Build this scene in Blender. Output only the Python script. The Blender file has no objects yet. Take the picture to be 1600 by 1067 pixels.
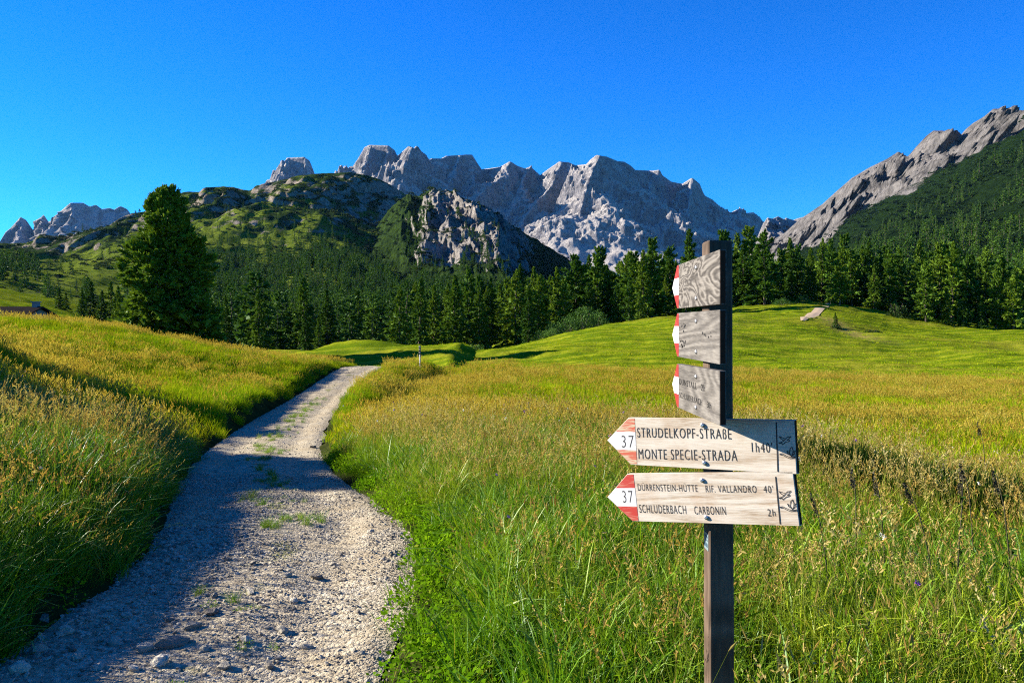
import bpy, math, random
import numpy as np
from mathutils import Matrix, Vector

# ------------------------------------------------------------------ camera, sky, sun, exposure
SC = bpy.context.scene
COL = SC.collection
F, CX, HY, CZ = 1244.0, 800.0, 510.0, 1.7      # focal length in photo pixels, image centre, horizon row, eye height
cam_data = bpy.data.cameras.new('camera')
cam_data.sensor_width = 36.0
cam_data.lens = F / 1600 * 36
cam_data.shift_y = -(533.5 - HY) / 1600
cam_data.clip_start = 0.05
cam_data.clip_end = 60000
cam = bpy.data.objects.new('camera', cam_data)
cam.location = (0, 0, CZ)
cam.rotation_euler = (math.pi / 2, 0, 0)
COL.objects.link(cam)
SC.camera = cam

SUN_AZ, SUN_EL = math.radians(14), math.radians(22.5)      # from the left, a little ahead of the camera
to_sun = Vector((-math.cos(SUN_AZ) * math.cos(SUN_EL), math.sin(SUN_AZ) * math.cos(SUN_EL), math.sin(SUN_EL)))
world = bpy.data.worlds.new('World')
SC.world = world
world.use_nodes = True
wn, wl = world.node_tree.nodes, world.node_tree.links
sky = wn.new('ShaderNodeTexSky')
sky.sky_type = 'NISHITA'
sky.sun_disc = False
sky.sun_elevation = SUN_EL
sky.sun_rotation = math.atan2(to_sun.x, to_sun.y)
sky.altitude = 2000
sky.air_density = 1.0
sky.dust_density = 0.0
sky.ozone_density = 3.0
hsv = wn.new('ShaderNodeHueSaturation')
hsv.inputs['Saturation'].default_value = 1.32
hsv.inputs['Value'].default_value = 1.0
wl.new(sky.outputs[0], hsv.inputs['Color'])
grade = wn.new('ShaderNodeMix')                  # the camera's deep blue rendering of the clear mountain sky
grade.data_type = 'RGBA'
grade.blend_type = 'MULTIPLY'
grade.inputs[0].default_value = 1.0
grade.inputs[7].default_value = (0.15, 0.85, 1.42, 1)
wl.new(hsv.outputs[0], grade.inputs[6])
wl.new(grade.outputs[2], wn['Background'].inputs['Color'])
wn['Background'].inputs['Strength'].default_value = 0.056

sun_data = bpy.data.lights.new('sun', 'SUN')
sun_data.energy = 5.0
sun_data.angle = math.radians(0.5)
sun_data.color = (1.0, 0.93, 0.82)
sun = bpy.data.objects.new('sun', sun_data)
sun.rotation_euler = to_sun.to_track_quat('Z', 'Y').to_euler()
sun.location = (-30, 5, 30)
COL.objects.link(sun)

SC.view_settings.view_transform = 'Standard'
SC.view_settings.look = 'None'
SC.view_settings.gamma = 1
SC.view_settings.use_curve_mapping = False
SC.view_settings.exposure = 1.78
SC.cycles.max_bounces = 5
SC.cycles.diffuse_bounces = 3
SC.cycles.glossy_bounces = 2
SC.cycles.transmission_bounces = 4
SC.cycles.transparent_max_bounces = 4
SC.cycles.volume_bounces = 0
SC.cycles.filter_width = 1.1
SC.cycles.use_denoising = False

RNG = np.random.default_rng(7)
random.seed(7)


# ------------------------------------------------------------------ noise (numpy)
def _hash(ix, iy, iz, seed):
    h = (ix.astype(np.int64) * 374761393 + iy.astype(np.int64) * 668265263 + iz.astype(np.int64) * 2147483647 + seed * 974634777) & 0xFFFFFFFF
    h = ((h ^ (h >> 13)) * 1274126177) & 0xFFFFFFFF
    h = ((h ^ (h >> 16)) * 2246822519) & 0xFFFFFFFF
    return h ^ (h >> 15)


_G = np.array([[1, 1, 0], [-1, 1, 0], [1, -1, 0], [-1, -1, 0], [1, 0, 1], [-1, 0, 1], [1, 0, -1], [-1, 0, -1],
               [0, 1, 1], [0, -1, 1], [0, 1, -1], [0, -1, -1]], float)


def pn(x, y, z=0.0, seed=0):
    x, y, z = np.broadcast_arrays(np.asarray(x, float), np.asarray(y, float), np.asarray(z, float))
    ix, iy, iz = np.floor(x), np.floor(y), np.floor(z)
    fx, fy, fz = x - ix, y - iy, z - iz
    u, v, w = [f * f * f * (f * (f * 6 - 15) + 10) for f in (fx, fy, fz)]
    out = 0
    for dx in (0, 1):
        for dy in (0, 1):
            for dz in (0, 1):
                g = _G[_hash(ix + dx, iy + dy, iz + dz, seed) % 12]
                d = g[..., 0] * (fx - dx) + g[..., 1] * (fy - dy) + g[..., 2] * (fz - dz)
                out = out + d * (u if dx else 1 - u) * (v if dy else 1 - v) * (w if dz else 1 - w)
    return out


def fbm(x, y, z=0.0, oct=4, seed=0, gain=0.5):
    a, s, f = 1.0, 0, 1.0
    for o in range(oct):
        s = s + a * pn(np.asarray(x) * f, np.asarray(y) * f, np.asarray(z) * f, seed + o * 17)
        a *= gain
        f *= 2.03
    return s


def ridged(x, y, z=0.0, oct=4, seed=0, gain=0.55):
    a, s, f, t = 1.0, 0, 1.0, 0
    for o in range(oct):
        s = s + a * (1 - 2 * np.abs(pn(np.asarray(x) * f, np.asarray(y) * f, np.asarray(z) * f, seed + o * 17)))
        t += a
        a *= gain
        f *= 2.1
    return s / t


def sstep(a, b, x):
    t = np.clip((np.asarray(x, float) - a) / (b - a), 0, 1)
    return t * t * (3 - 2 * t)


# ------------------------------------------------------------------ object helpers
def mesh_np(name, verts, faces, mats=(), mat_idx=None, smooth=False, attrs=None):
    """faces: (n,k) int array or list of such arrays / lists"""
    me = bpy.data.meshes.new(name)
    verts = np.asarray(verts, np.float32)
    if isinstance(faces, np.ndarray):
        faces = [faces]
    if faces and not isinstance(faces[0], np.ndarray):
        groups = {}
        for f in faces:
            groups.setdefault(len(f), []).append(f)
        faces = [np.array(g) for g in groups.values()]
    nl = sum(f.size for f in faces)
    nf = sum(len(f) for f in faces)
    me.vertices.add(len(verts))
    me.vertices.foreach_set('co', verts.ravel())
    if nf:
        me.loops.add(nl)
        me.polygons.add(nf)
        me.loops.foreach_set('vertex_index', np.concatenate([f.ravel() for f in faces]).astype(np.int32))
        tot = np.concatenate([np.full(len(f), f.shape[1]) for f in faces])
        st = np.concatenate([[0], np.cumsum(tot)[:-1]])
        me.polygons.foreach_set('loop_start', st.astype(np.int32))
        if mat_idx is not None:
            me.polygons.foreach_set('material_index', np.asarray(mat_idx, np.int32))
        if smooth:
            me.polygons.foreach_set('use_smooth', np.ones(nf, bool))
    for m in mats:
        me.materials.append(m)
    for k, v in (attrs or {}).items():
        v = np.asarray(v)
        if v.ndim == 2:
            a = me.attributes.new(k, 'FLOAT_VECTOR', 'POINT')
            a.data.foreach_set('vector', v.astype(np.float32).ravel())
        elif v.dtype.kind == 'i':
            a = me.attributes.new(k, 'INT', 'POINT')
            a.data.foreach_set('value', v.astype(np.int32))
        else:
            a = me.attributes.new(k, 'FLOAT', 'POINT')
            a.data.foreach_set('value', v.astype(np.float32))
    me.update(calc_edges=True)
    me.validate()
    return me


def link(name, data, parent=None, loc=None, kind=None, label=None, cat=None, group=None):
    o = bpy.data.objects.new(name, data)
    COL.objects.link(o)
    if parent is not None:
        o.parent = parent
    if loc is not None:
        o.location = loc
    tag(o, label, cat, group, kind)
    return o


def tag(o, label=None, cat=None, group=None, kind=None):
    for k, v in (('label', label), ('category', cat), ('group', group), ('kind', kind)):
        if v:
            o[k] = v
    return o


def grid_faces(nr, nc):
    i = np.arange(nr - 1)[:, None] * nc + np.arange(nc - 1)[None, :]
    return np.stack([i, i + 1, i + nc + 1, i + nc], -1).reshape(-1, 4)


class MB:
    """collects boxes, tubes and polygons into one mesh"""
    def __init__(s):
        s.v, s.f = [], []

    def poly(s, pts):
        n = len(s.v)
        s.v += [tuple(p) for p in pts]
        s.f.append(tuple(range(n, n + len(pts))))

    def prism(s, outline, z0, z1, bev=0.0):
        """outline: list of (x, y), counter-clockwise; chamfered rims"""
        n = len(outline)
        cx = sum(p[0] for p in outline) / n
        cy = sum(p[1] for p in outline) / n

        def inset(p):
            d = math.hypot(p[0] - cx, p[1] - cy) or 1
            return (p[0] - (p[0] - cx) / d * bev * 1.3, p[1] - (p[1] - cy) / d * bev * 1.3)
        rings = [(z0, True), (z0 + bev, False), (z1 - bev, False), (z1, True)] if bev else [(z0, False), (z1, False)]
        b = len(s.v)
        for z, ins in rings:
            for p in outline:
                q = inset(p) if ins else p
                s.v.append((q[0], q[1], z))
        k = len(rings)
        for r in range(k - 1):
            for i in range(n):
                j = (i + 1) % n
                s.f.append((b + r * n + i, b + r * n + j, b + (r + 1) * n + j, b + (r + 1) * n + i))
        s.f.append(tuple(b + i for i in reversed(range(n))))
        s.f.append(tuple(b + (k - 1) * n + i for i in range(n)))

    def box(s, x0, x1, y0, y1, z0, z1, bev=0.0):
        s.prism([(x0, y0), (x1, y0), (x1, y1), (x0, y1)], z0, z1, bev)

    def tube(s, pts, radii, n=8, cap=True):
        pts = [Vector(p) for p in pts]
        b = len(s.v)
        for i, p in enumerate(pts):
            d = (pts[min(i + 1, len(pts) - 1)] - pts[max(i - 1, 0)]).normalized()
            a = d.orthogonal().normalized() if i == 0 else (a - d * a.dot(d)).normalized()
            c = d.cross(a)
            for k in range(n):
                t = 2 * math.pi * k / n
                s.v.append(tuple(p + (a * math.cos(t) + c * math.sin(t)) * radii[i]))
        for i in range(len(pts) - 1):
            for k in range(n):
                j = (k + 1) % n
                s.f.append((b + i * n + k, b + i * n + j, b + (i + 1) * n + j, b + (i + 1) * n + k))
        if cap:
            s.f.append(tuple(b + k for k in reversed(range(n))))
            s.f.append(tuple(b + (len(pts) - 1) * n + k for k in range(n)))

    def mesh(s, name, *mats, smooth=False):
        me = bpy.data.meshes.new(name)
        me.from_pydata(s.v, [], s.f)
        for m in mats:
            me.materials.append(m)
        if smooth:
            me.polygons.foreach_set('use_smooth', np.ones(len(me.polygons), bool))
        me.update()
        return me


# ------------------------------------------------------------------ materials
class N:
    """tiny node-tree writer"""
    def __init__(s, name):
        s.m = bpy.data.materials.new(name)
        s.m.use_nodes = True
        s.t = s.m.node_tree
        s.t.nodes.clear()
        s.out = s.t.nodes.new('ShaderNodeOutputMaterial')

    def n(s, typ, ins=None, **props):
        nd = s.t.nodes.new(typ)
        for k, v in props.items():
            setattr(nd, k, v)
        for k, v in (ins or {}).items():
            sock = nd.inputs[k]
            if isinstance(v, bpy.types.NodeSocket):
                s.t.links.new(v, sock)
            else:
                sock.default_value = v
        return nd

    def coord(s, kind='Object'):
        return s.n('ShaderNodeTexCoord').outputs[kind]

    def pos(s):
        return s.n('ShaderNodeNewGeometry').outputs['Position']

    def map(s, vec, scale=(1, 1, 1), rot=(0, 0, 0)):
        return s.n('ShaderNodeMapping', {'Vector': vec, 'Scale': scale, 'Rotation': rot}).outputs[0]

    def noise(s, vec, scale, detail=4, rough=0.55, dist=0.0):
        return s.n('ShaderNodeTexNoise', {'Vector': vec, 'Scale': scale, 'Detail': detail, 'Roughness': rough, 'Distortion': dist}).outputs['Fac']

    def ramp(s, fac, stops, interp='LINEAR'):
        nd = s.n('ShaderNodeValToRGB', {'Fac': fac})
        cr = nd.color_ramp
        cr.interpolation = interp
        while len(cr.elements) < len(stops):
            cr.elements.new(0.5)
        for e, (p, c) in zip(cr.elements, stops):
            e.position = p
            e.color = (*c, 1) if not isinstance(c, (int, float)) else (c, c, c, 1)
        return nd.outputs[0]

    def mix(s, fac, a, b, mode='MIX'):
        nd = s.n('ShaderNodeMix', data_type='RGBA', blend_type=mode)
        for i, v in ((0, fac), (6, a), (7, b)):
            if isinstance(v, bpy.types.NodeSocket):
                s.t.links.new(v, nd.inputs[i])
            else:
                nd.inputs[i].default_value = (*v, 1) if isinstance(v, tuple) and len(v) == 3 else v
        return nd.outputs[2]

    def math(s, op, a, b=0.0, clamp=False):
        return s.n('ShaderNodeMath', {0: a, 1: b}, operation=op, use_clamp=clamp).outputs[0]

    def attr(s, name, typ='GEOMETRY'):
        return s.n('ShaderNodeAttribute', attribute_name=name, attribute_type=typ).outputs['Fac']

    def bump(s, h, strength=0.3, dist=0.02):
        return s.n('ShaderNodeBump', {'Height': h, 'Strength': strength, 'Distance': dist}).outputs[0]

    def done(s, color, rough=0.8, normal=None, spec=0.3, metal=0.0):
        ins = {'Base Color': color if isinstance(color, bpy.types.NodeSocket) else (*color, 1), 'Roughness': rough,
               'Specular IOR Level': spec, 'Metallic': metal}
        b = s.n('ShaderNodeBsdfPrincipled', ins)
        if normal is not None:
            s.t.links.new(normal, b.inputs['Normal'])
        s.t.links.new(b.outputs[0], s.out.inputs['Surface'])
        return s.m

    def leaf(s, color, trans=0.35, tcol=None, rough=0.5, spec=0.25):
        b = s.n('ShaderNodeBsdfPrincipled', {'Base Color': color, 'Roughness': rough, 'Specular IOR Level': spec})
        t = s.n('ShaderNodeBsdfTranslucent', {'Color': tcol if tcol is not None else color})
        mx = s.n('ShaderNodeMixShader', {0: trans, 1: b.outputs[0], 2: t.outputs[0]})
        s.t.links.new(mx.outputs[0], s.out.inputs['Surface'])
        return s.m


def mat_rock(name, c_dark, c_mid, c_light, veg=None, veg_amt=0.0, scale=1.0, scree=None):
    n = N(name)
    p = n.pos()
    big = n.noise(p, 0.012 * scale, 5, 0.6)
    fine = n.noise(n.map(p, (1, 1, 0.45)), 0.06 * scale, 6, 0.65, 0.6)
    strat = n.noise(n.map(p, (0.25, 0.25, 2.2)), 0.03 * scale, 4, 0.6)
    f = n.math('ADD', n.math('MULTIPLY', fine, 0.6), n.math('MULTIPLY', strat, 0.4))
    c = n.ramp(f, [(0.40, c_dark), (0.49, c_mid), (0.60, c_light)])
    crack = n.n('ShaderNodeTexVoronoi', {'Vector': n.map(p, (1, 1, 0.4)), 'Scale': 0.05 * scale}, feature='DISTANCE_TO_EDGE').outputs['Distance']
    c = n.mix(n.ramp(n.math('ADD', crack, n.math('MULTIPLY', n.math('SUBTRACT', fine, 0.5), 0.35)), [(0.0, 0.75), (0.09, 0.0)]), c, c_dark)
    c = n.mix(n.ramp(big, [(0.42, 0.0), (0.62, 0.5)]), c, c_light)
    slope = n.n('ShaderNodeSeparateXYZ', {0: n.n('ShaderNodeNewGeometry').outputs['Normal']}).outputs[2]
    if scree:
        sm = n.math('ADD', slope, n.math('MULTIPLY', n.math('SUBTRACT', fine, 0.5), 0.5))
        c = n.mix(n.ramp(sm, [(0.50, 0.0), (0.66, 0.9)]), c, scree)
    if veg:
        vg = n.math('ADD', n.math('MULTIPLY', slope, 0.55), n.math('ADD', n.math('MULTIPLY', n.noise(p, 0.03 * scale, 6, 0.7), 0.9), n.attr('veg')))
        vc = n.mix(n.ramp(n.noise(p, 0.09 * scale, 4), [(0.4, 0.0), (0.6, 1.0)]), veg[0], veg[1])
        c = n.mix(n.ramp(vg, [(0.90, 0.0), (1.0, 1.0)]), c, vc)
    h = n.noise(n.map(p, (1, 1, 0.5)), 0.10 * scale, 10, 0.78)
    return n.done(c, 0.9, n.bump(h, 1.0, 14.0 / scale), 0.0)


M = {}
M['far_rock'] = mat_rock('far_rock', (0.055, 0.054, 0.058), (0.145, 0.135, 0.136), (0.26, 0.238, 0.23), scale=0.8, scree=(0.37, 0.335, 0.30))
M['mid_rock'] = mat_rock('mid_rock', (0.085, 0.076, 0.066), (0.21, 0.186, 0.16), (0.37, 0.33, 0.285), veg=((0.018, 0.034, 0.010), (0.035, 0.062, 0.013)), scale=2.2)
M['right_rock'] = mat_rock('right_rock', (0.050, 0.046, 0.044), (0.125, 0.115, 0.106), (0.22, 0.20, 0.183), veg=((0.007, 0.016, 0.005), (0.014, 0.030, 0.007)), scale=1.5)


def mat_alp():
    n = N('alpine_slope')
    p = n.pos()
    a = n.noise(p, 0.016, 6, 0.65)
    b = n.noise(p, 0.07, 6, 0.7)
    c3 = n.noise(p, 0.30, 4, 0.7)
    grass = n.ramp(b, [(0.35, (0.060, 0.090, 0.009)), (0.5, (0.115, 0.152, 0.015)), (0.66, (0.17, 0.195, 0.030))])
    grass = n.mix(n.ramp(c3, [(0.42, 0.0), (0.62, 0.6)]), grass, (0.035, 0.055, 0.008))
    scrub = n.ramp(c3, [(0.35, (0.012, 0.024, 0.007)), (0.65, (0.030, 0.052, 0.012))])
    rock = n.ramp(n.noise(n.map(p, (1, 1, 0.5)), 0.22, 6, 0.7), [(0.35, (0.085, 0.07, 0.052)), (0.5, (0.19, 0.155, 0.115)), (0.65, (0.30, 0.255, 0.20))])
    up = n.attr('veg')                   # 0 valley meadow, 1 high ground
    sc = n.math('ADD', n.math('MULTIPLY', a, 0.6), n.math('MULTIPLY', b, 0.5))
    sc = n.math('ADD', sc, n.math('MULTIPLY', up, 0.14))
    c = n.mix(n.ramp(sc, [(0.605, 0.0), (0.655, 1.0)]), grass, scrub)
    nz = n.n('ShaderNodeSeparateXYZ', {0: n.n('ShaderNodeNewGeometry').outputs['Normal']}).outputs[2]
    rk = n.math('ADD', n.math('MULTIPLY', n.noise(p, 0.045, 7, 0.75), 1.0), n.math('MULTIPLY', n.math('SUBTRACT', 1.0, nz), 0.55))
    rk = n.math('ADD', rk, n.math('MULTIPLY', up, 0.10))
    c = n.mix(n.ramp(rk, [(0.70, 0.0), (0.75, 1.0)]), c, rock)
    h = n.noise(p, 0.25, 7, 0.75)
    return n.done(c, 0.95, n.bump(h, 1.0, 2.5), 0.0)


M['alp'] = mat_alp()


def mat_ground():
    n = N('meadow_ground')
    p = n.pos()
    big = n.noise(p, 0.05, 4)
    fine = n.noise(p, 1.3, 6, 0.7)
    vfine = n.noise(p, 6.0, 4, 0.7)
    under = n.ramp(fine, [(0.35, (0.016, 0.020, 0.006)), (0.65, (0.040, 0.046, 0.012))])
    # mown meadow: swaths left by the mower run along the slope, cut grass lies in paler lines
    warp = n.n('ShaderNodeVectorMath', {0: p, 1: n.n('ShaderNodeVectorMath', {0: n.n('ShaderNodeTexNoise', {'Vector': p, 'Scale': 0.022, 'Detail': 2.0}).outputs['Color'], 'Scale': 34.0}, operation='SCALE').outputs[0]}, operation='ADD').outputs[0]
    wave = n.n('ShaderNodeTexWave', {'Vector': n.map(warp, (0.22, 1, 0)), 'Scale': 0.115, 'Distortion': 2.6, 'Detail': 4.0, 'Detail Scale': 2.5, 'Detail Roughness': 0.65}, bands_direction='Y').outputs['Fac']
    mown = n.ramp(wave, [(0.12, (0.090, 0.135, 0.004)), (0.55, (0.160, 0.200, 0.006)), (0.9, (0.27, 0.28, 0.013))])
    mown = n.mix(n.ramp(fine, [(0.38, 0.55), (0.6, 0.0)]), mown, (0.075, 0.120, 0.006))
    mown = n.mix(n.ramp(big, [(0.5, 0.0), (0.68, 0.65)]), mown, (0.235, 0.190, 0.020))
    patch = n.noise(n.map(p, (0.35, 1, 1)), 0.16, 6, 0.7)
    mown = n.mix(n.ramp(patch, [(0.54, 0.0), (0.66, 0.75)]), mown, (0.070, 0.118, 0.006))
    mown = n.mix(n.ramp(patch, [(0.34, 0.6), (0.44, 0.0)]), mown, (0.26, 0.235, 0.03))
    mown = n.mix(n.ramp(vfine, [(0.45, 0.4), (0.62, 0.0)]), mown, (0.065, 0.10, 0.006))
    c = n.mix(n.attr('mown'), under, mown)
    c = n.mix(n.attr('track'), c, (0.20, 0.135, 0.055))
    h = n.math('ADD', n.math('MULTIPLY', fine, 0.7), n.math('MULTIPLY', vfine, 0.3))
    return n.done(c, 0.95, n.bump(h, 0.9, 0.16), 0.0)


M['ground'] = mat_ground()


def mat_gravel():
    n = N('gravel')
    p = n.pos()
    v = n.n('ShaderNodeTexVoronoi', {'Vector': p, 'Scale': 42.0})
    v2 = n.n('ShaderNodeTexVoronoi', {'Vector': p, 'Scale': 95.0})
    st = n.ramp(n.n('ShaderNodeSeparateColor', {0: v.outputs['Color']}).outputs[0],
                [(0.0, (0.18, 0.145, 0.098)), (0.5, (0.37, 0.322, 0.225)), (1.0, (0.54, 0.475, 0.345))])
    dirt = n.ramp(n.noise(p, 7.0, 6, 0.7), [(0.3, (0.235, 0.182, 0.11)), (0.7, (0.41, 0.34, 0.22))])
    c = n.mix(n.ramp(n.noise(p, 1.4, 5, 0.65), [(0.40, 0.25), (0.62, 0.85)]), st, dirt)
    moss = n.ramp(n.math('ADD', n.math('MULTIPLY', n.noise(p, 1.1, 6, 0.75), 1.0), n.math('MULTIPLY', n.attr('mid'), 0.16)), [(0.66, 0.0), (0.74, 0.7)])
    c = n.mix(moss, c, (0.10, 0.115, 0.025))
    h = n.math('ADD', n.math('MULTIPLY', n.math('SUBTRACT', 1.0, v.outputs['Distance']), 0.6), n.math('MULTIPLY', n.math('SUBTRACT', 1.0, v2.outputs['Distance']), 0.35))
    return n.done(c, 0.9, n.bump(h, 1.0, 0.012), 0.0)


M['gravel'] = mat_gravel()


def mat_stone():
    n = N('limestone')
    p = n.coord('Object')
    rnd = n.n('ShaderNodeObjectInfo').outputs['Random']
    base = n.ramp(rnd, [(0.0, (0.17, 0.138, 0.098)), (0.5, (0.375, 0.327, 0.232)), (1.0, (0.56, 0.495, 0.37))])
    c = n.mix(n.ramp(n.noise(p, 4.0, 5), [(0.4, 0.0), (0.7, 0.5)]), base, (0.20, 0.18, 0.155))
    return n.done(c, 0.88, n.bump(n.noise(p, 9.0, 5), 0.5, 0.08), 0.2)


M['stone'] = mat_stone()


def mat_grass(name, stops, trans=0.28, dry=(0.30, 0.235, 0.085), dry_amt=0.3, spec=0.0):
    n = N(name)
    t = n.attr('tint', 'INSTANCER')
    k = n.attr('k')
    c = n.ramp(n.math('ADD', n.math('MULTIPLY', t, 0.65), n.math('MULTIPLY', k, 0.35)), stops)
    d = n.ramp(k, [(1 - dry_amt, 0.0), (min(1 - dry_amt + 0.12, 1.0), 0.85)])
    c = n.mix(d, c, dry)
    bright = n.mix(1.0, c, (1.25, 1.25, 0.75), 'MULTIPLY')
    return n.leaf(c, trans, bright, 0.45, spec)


M['blade'] = mat_grass('grass_blade', [(0.0, (0.034, 0.115, 0.005)), (0.35, (0.085, 0.20, 0.006)), (0.7, (0.19, 0.275, 0.007)), (1.0, (0.31, 0.32, 0.014))], dry=(0.36, 0.27, 0.06), dry_amt=0.09, spec=0.2)
M['blade_far'] = mat_grass('meadow_blade', [(0.0, (0.085, 0.185, 0.004)), (0.4, (0.20, 0.285, 0.005)), (0.75, (0.34, 0.355, 0.007)), (1.0, (0.46, 0.38, 0.015))], dry=(0.46, 0.29, 0.035), dry_amt=0.14)
M['seed'] = mat_grass('seed_head', [(0.0, (0.13, 0.070, 0.025)), (0.35, (0.29, 0.185, 0.040)), (0.7, (0.38, 0.30, 0.095)), (1.0, (0.44, 0.37, 0.18))], 0.35, dry_amt=0.0)
M['seed_far'] = mat_grass('meadow_seed_head', [(0.0, (0.24, 0.135, 0.025)), (0.4, (0.36, 0.255, 0.035)), (0.75, (0.44, 0.35, 0.055)), (1.0, (0.46, 0.38, 0.10))], 0.35, dry_amt=0.0)
M['stalk'] = mat_grass('seed_stalk', [(0.0, (0.075, 0.150, 0.010)), (0.5, (0.16, 0.215, 0.018)), (1.0, (0.30, 0.27, 0.07))], 0.35, dry_amt=0.0)
M['herb'] = mat_grass('herb_leaf', [(0.0, (0.055, 0.150, 0.004)), (0.5, (0.120, 0.235, 0.006)), (1.0, (0.210, 0.285, 0.010))], 0.4, dry_amt=0.06)


def mat_needle(name, stops, obj=True):
    n = N(name)
    r = n.n('ShaderNodeObjectInfo').outputs['Random']
    k = n.attr('k')
    f = n.math('ADD', n.math('MULTIPLY', r, 0.45), n.math('MULTIPLY', k, 0.55))
    c = n.ramp(f, stops)
    return n.leaf(c, 0.18, n.mix(1.0, c, (1.3, 1.3, 0.7), 'MULTIPLY'), 0.6, 0.04)


M['needle'] = mat_needle('conifer_needles', [(0.0, (0.018, 0.048, 0.009)), (0.4, (0.048, 0.105, 0.012)), (0.7, (0.11, 0.175, 0.015)), (1.0, (0.16, 0.205, 0.018))])
M['needle_pine'] = mat_needle('stone_pine_needles', [(0.0, (0.018, 0.048, 0.009)), (0.4, (0.050, 0.108, 0.012)), (0.7, (0.11, 0.178, 0.015)), (1.0, (0.155, 0.205, 0.018))])
M['needle_blue'] = mat_needle('hillside_needles', [(0.0, (0.018, 0.050, 0.012)), (0.5, (0.052, 0.112, 0.017)), (1.0, (0.115, 0.19, 0.022))])
M['bush'] = mat_needle('bush_leaves', [(0.0, (0.030, 0.070, 0.016)), (0.5, (0.060, 0.125, 0.022)), (1.0, (0.11, 0.185, 0.030))])
M['scrub'] = mat_needle('scrub_needles', [(0.0, (0.010, 0.024, 0.008)), (0.6, (0.022, 0.044, 0.011)), (1.0, (0.042, 0.072, 0.014))])


def mat_bark():
    n = N('bark')
    p = n.coord('Object')
    f = n.noise(n.map(p, (6, 6, 1)), 6.0, 6, 0.7)
    c = n.ramp(f, [(0.3, (0.045, 0.034, 0.026)), (0.7, (0.14, 0.11, 0.085))])
    return n.done(c, 0.95, n.bump(f, 0.8, 0.02), 0.1)


M['bark'] = mat_bark()


def mat_wood(name, stops, ring=14.0, warp=0.35, dirt=None, stretch=(1.6, 16, 16), whorl=False, rough=0.75):
    n = N(name)
    p = n.coord('Object')
    rnd = n.n('ShaderNodeObjectInfo').outputs['Random']
    off = n.n('ShaderNodeCombineXYZ', {0: n.math('MULTIPLY', rnd, 37.0), 1: n.math('MULTIPLY', rnd, 11.0), 2: 0.0}).outputs[0]
    p2 = n.n('ShaderNodeVectorMath', {0: p, 1: off}, operation='ADD').outputs[0]
    if whorl:
        base = n.noise(n.map(p2, (0.34, 1.0, 1)), 6.5, 3, 0.45, 0.7)
    else:
        base = n.noise(n.map(p2, (0.22, 1.6, 1)), 2.6, 2, 0.4, warp)
    rings = n.math('SINE', n.math('MULTIPLY', base, ring * 6.283))
    rings = n.math('ADD', n.math('MULTIPLY', rings, 0.5), 0.5)
    fib = n.noise(n.map(p2, stretch), 9.0, 5, 0.65)
    f = n.math('ADD', n.math('MULTIPLY', rings, 0.42 if whorl else 0.26), n.math('MULTIPLY', fib, 0.62 if whorl else 0.78))
    c = n.ramp(f, stops)
    if dirt:
        c = n.mix(n.ramp(n.noise(p2, 6.0, 5, 0.65), [(0.50, 0.0), (0.72, dirt[1])]), c, dirt[0])
    return n.done(c, rough, n.bump(f, 0.5, 0.003), 0.15)


M['wood_new'] = mat_wood('pale_sign_wood', [(0.16, (0.13, 0.085, 0.05)), (0.30, (0.30, 0.225, 0.15)), (0.46, (0.42, 0.355, 0.27)), (0.80, (0.52, 0.465, 0.38))], ring=11.0, dirt=((0.30, 0.17, 0.08), 0.45))
M['wood_grey'] = mat_wood('weathered_sign_wood', [(0.25, (0.045, 0.040, 0.034)), (0.5, (0.105, 0.094, 0.080)), (0.8, (0.185, 0.168, 0.143))], ring=16.0, dirt=((0.06, 0.055, 0.05), 0.6))
M['wood_whorl'] = mat_wood('whorled_sign_wood', [(0.2, (0.026, 0.022, 0.018)), (0.5, (0.088, 0.077, 0.064)), (0.8, (0.175, 0.157, 0.132))], ring=15.0, whorl=True)
M['wood_post'] = mat_wood('dark_post_wood', [(0.2, (0.040, 0.026, 0.016)), (0.6, (0.095, 0.064, 0.042)), (0.9, (0.16, 0.115, 0.080))], ring=5.0, stretch=(16, 16, 1.2))
M['wood_hut'] = mat_wood('hut_timber', [(0.2, (0.035, 0.026, 0.020)), (0.8, (0.10, 0.075, 0.055))], ring=4.0)


def mat_paint(name, col, worn, amt, streak=True):
    n = N(name)
    p = n.coord('Object')
    f = n.noise(n.map(p, (2.2, 22, 1)) if streak else p, 4.0, 5, 0.6, 0.8)
    c = n.mix(n.ramp(f, [(0.62 - amt, 0.0), (0.72 - amt, 1.0)]), col, worn)
    return n.done(c, 0.6, None, 0.25)


M['red'] = mat_paint('red_paint', (0.36, 0.030, 0.020), (0.40, 0.13, 0.085), 0.10)
M['red_fresh'] = mat_paint('bright_red_paint', (0.27, 0.012, 0.008), (0.24, 0.03, 0.02), 0.06)
M['red_worn'] = mat_paint('worn_red_paint', (0.40, 0.085, 0.045), (0.42, 0.33, 0.21), 0.15)
M['white'] = mat_paint('white_paint', (0.48, 0.47, 0.45), (0.40, 0.37, 0.33), 0.02)
M['ink'] = mat_paint('black_lettering', (0.022, 0.020, 0.018), (0.055, 0.045, 0.035), 0.08, False)
M['ink_worn'] = mat_paint('worn_lettering', (0.010, 0.009, 0.008), (0.05, 0.045, 0.04), 0.10, False)


def simple(name, col, rough=0.6, spec=0.3, metal=0.0, var=0.25, scale=8.0):
    n = N(name)
    f = n.noise(n.coord('Object'), scale, 5, 0.6)
    c = n.mix(f, tuple(x * (1 - var) for x in col), tuple(min(1, x * (1 + var)) for x in col))
    return n.done(c, rough, n.bump(f, 0.2, 0.004), spec, metal)


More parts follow.
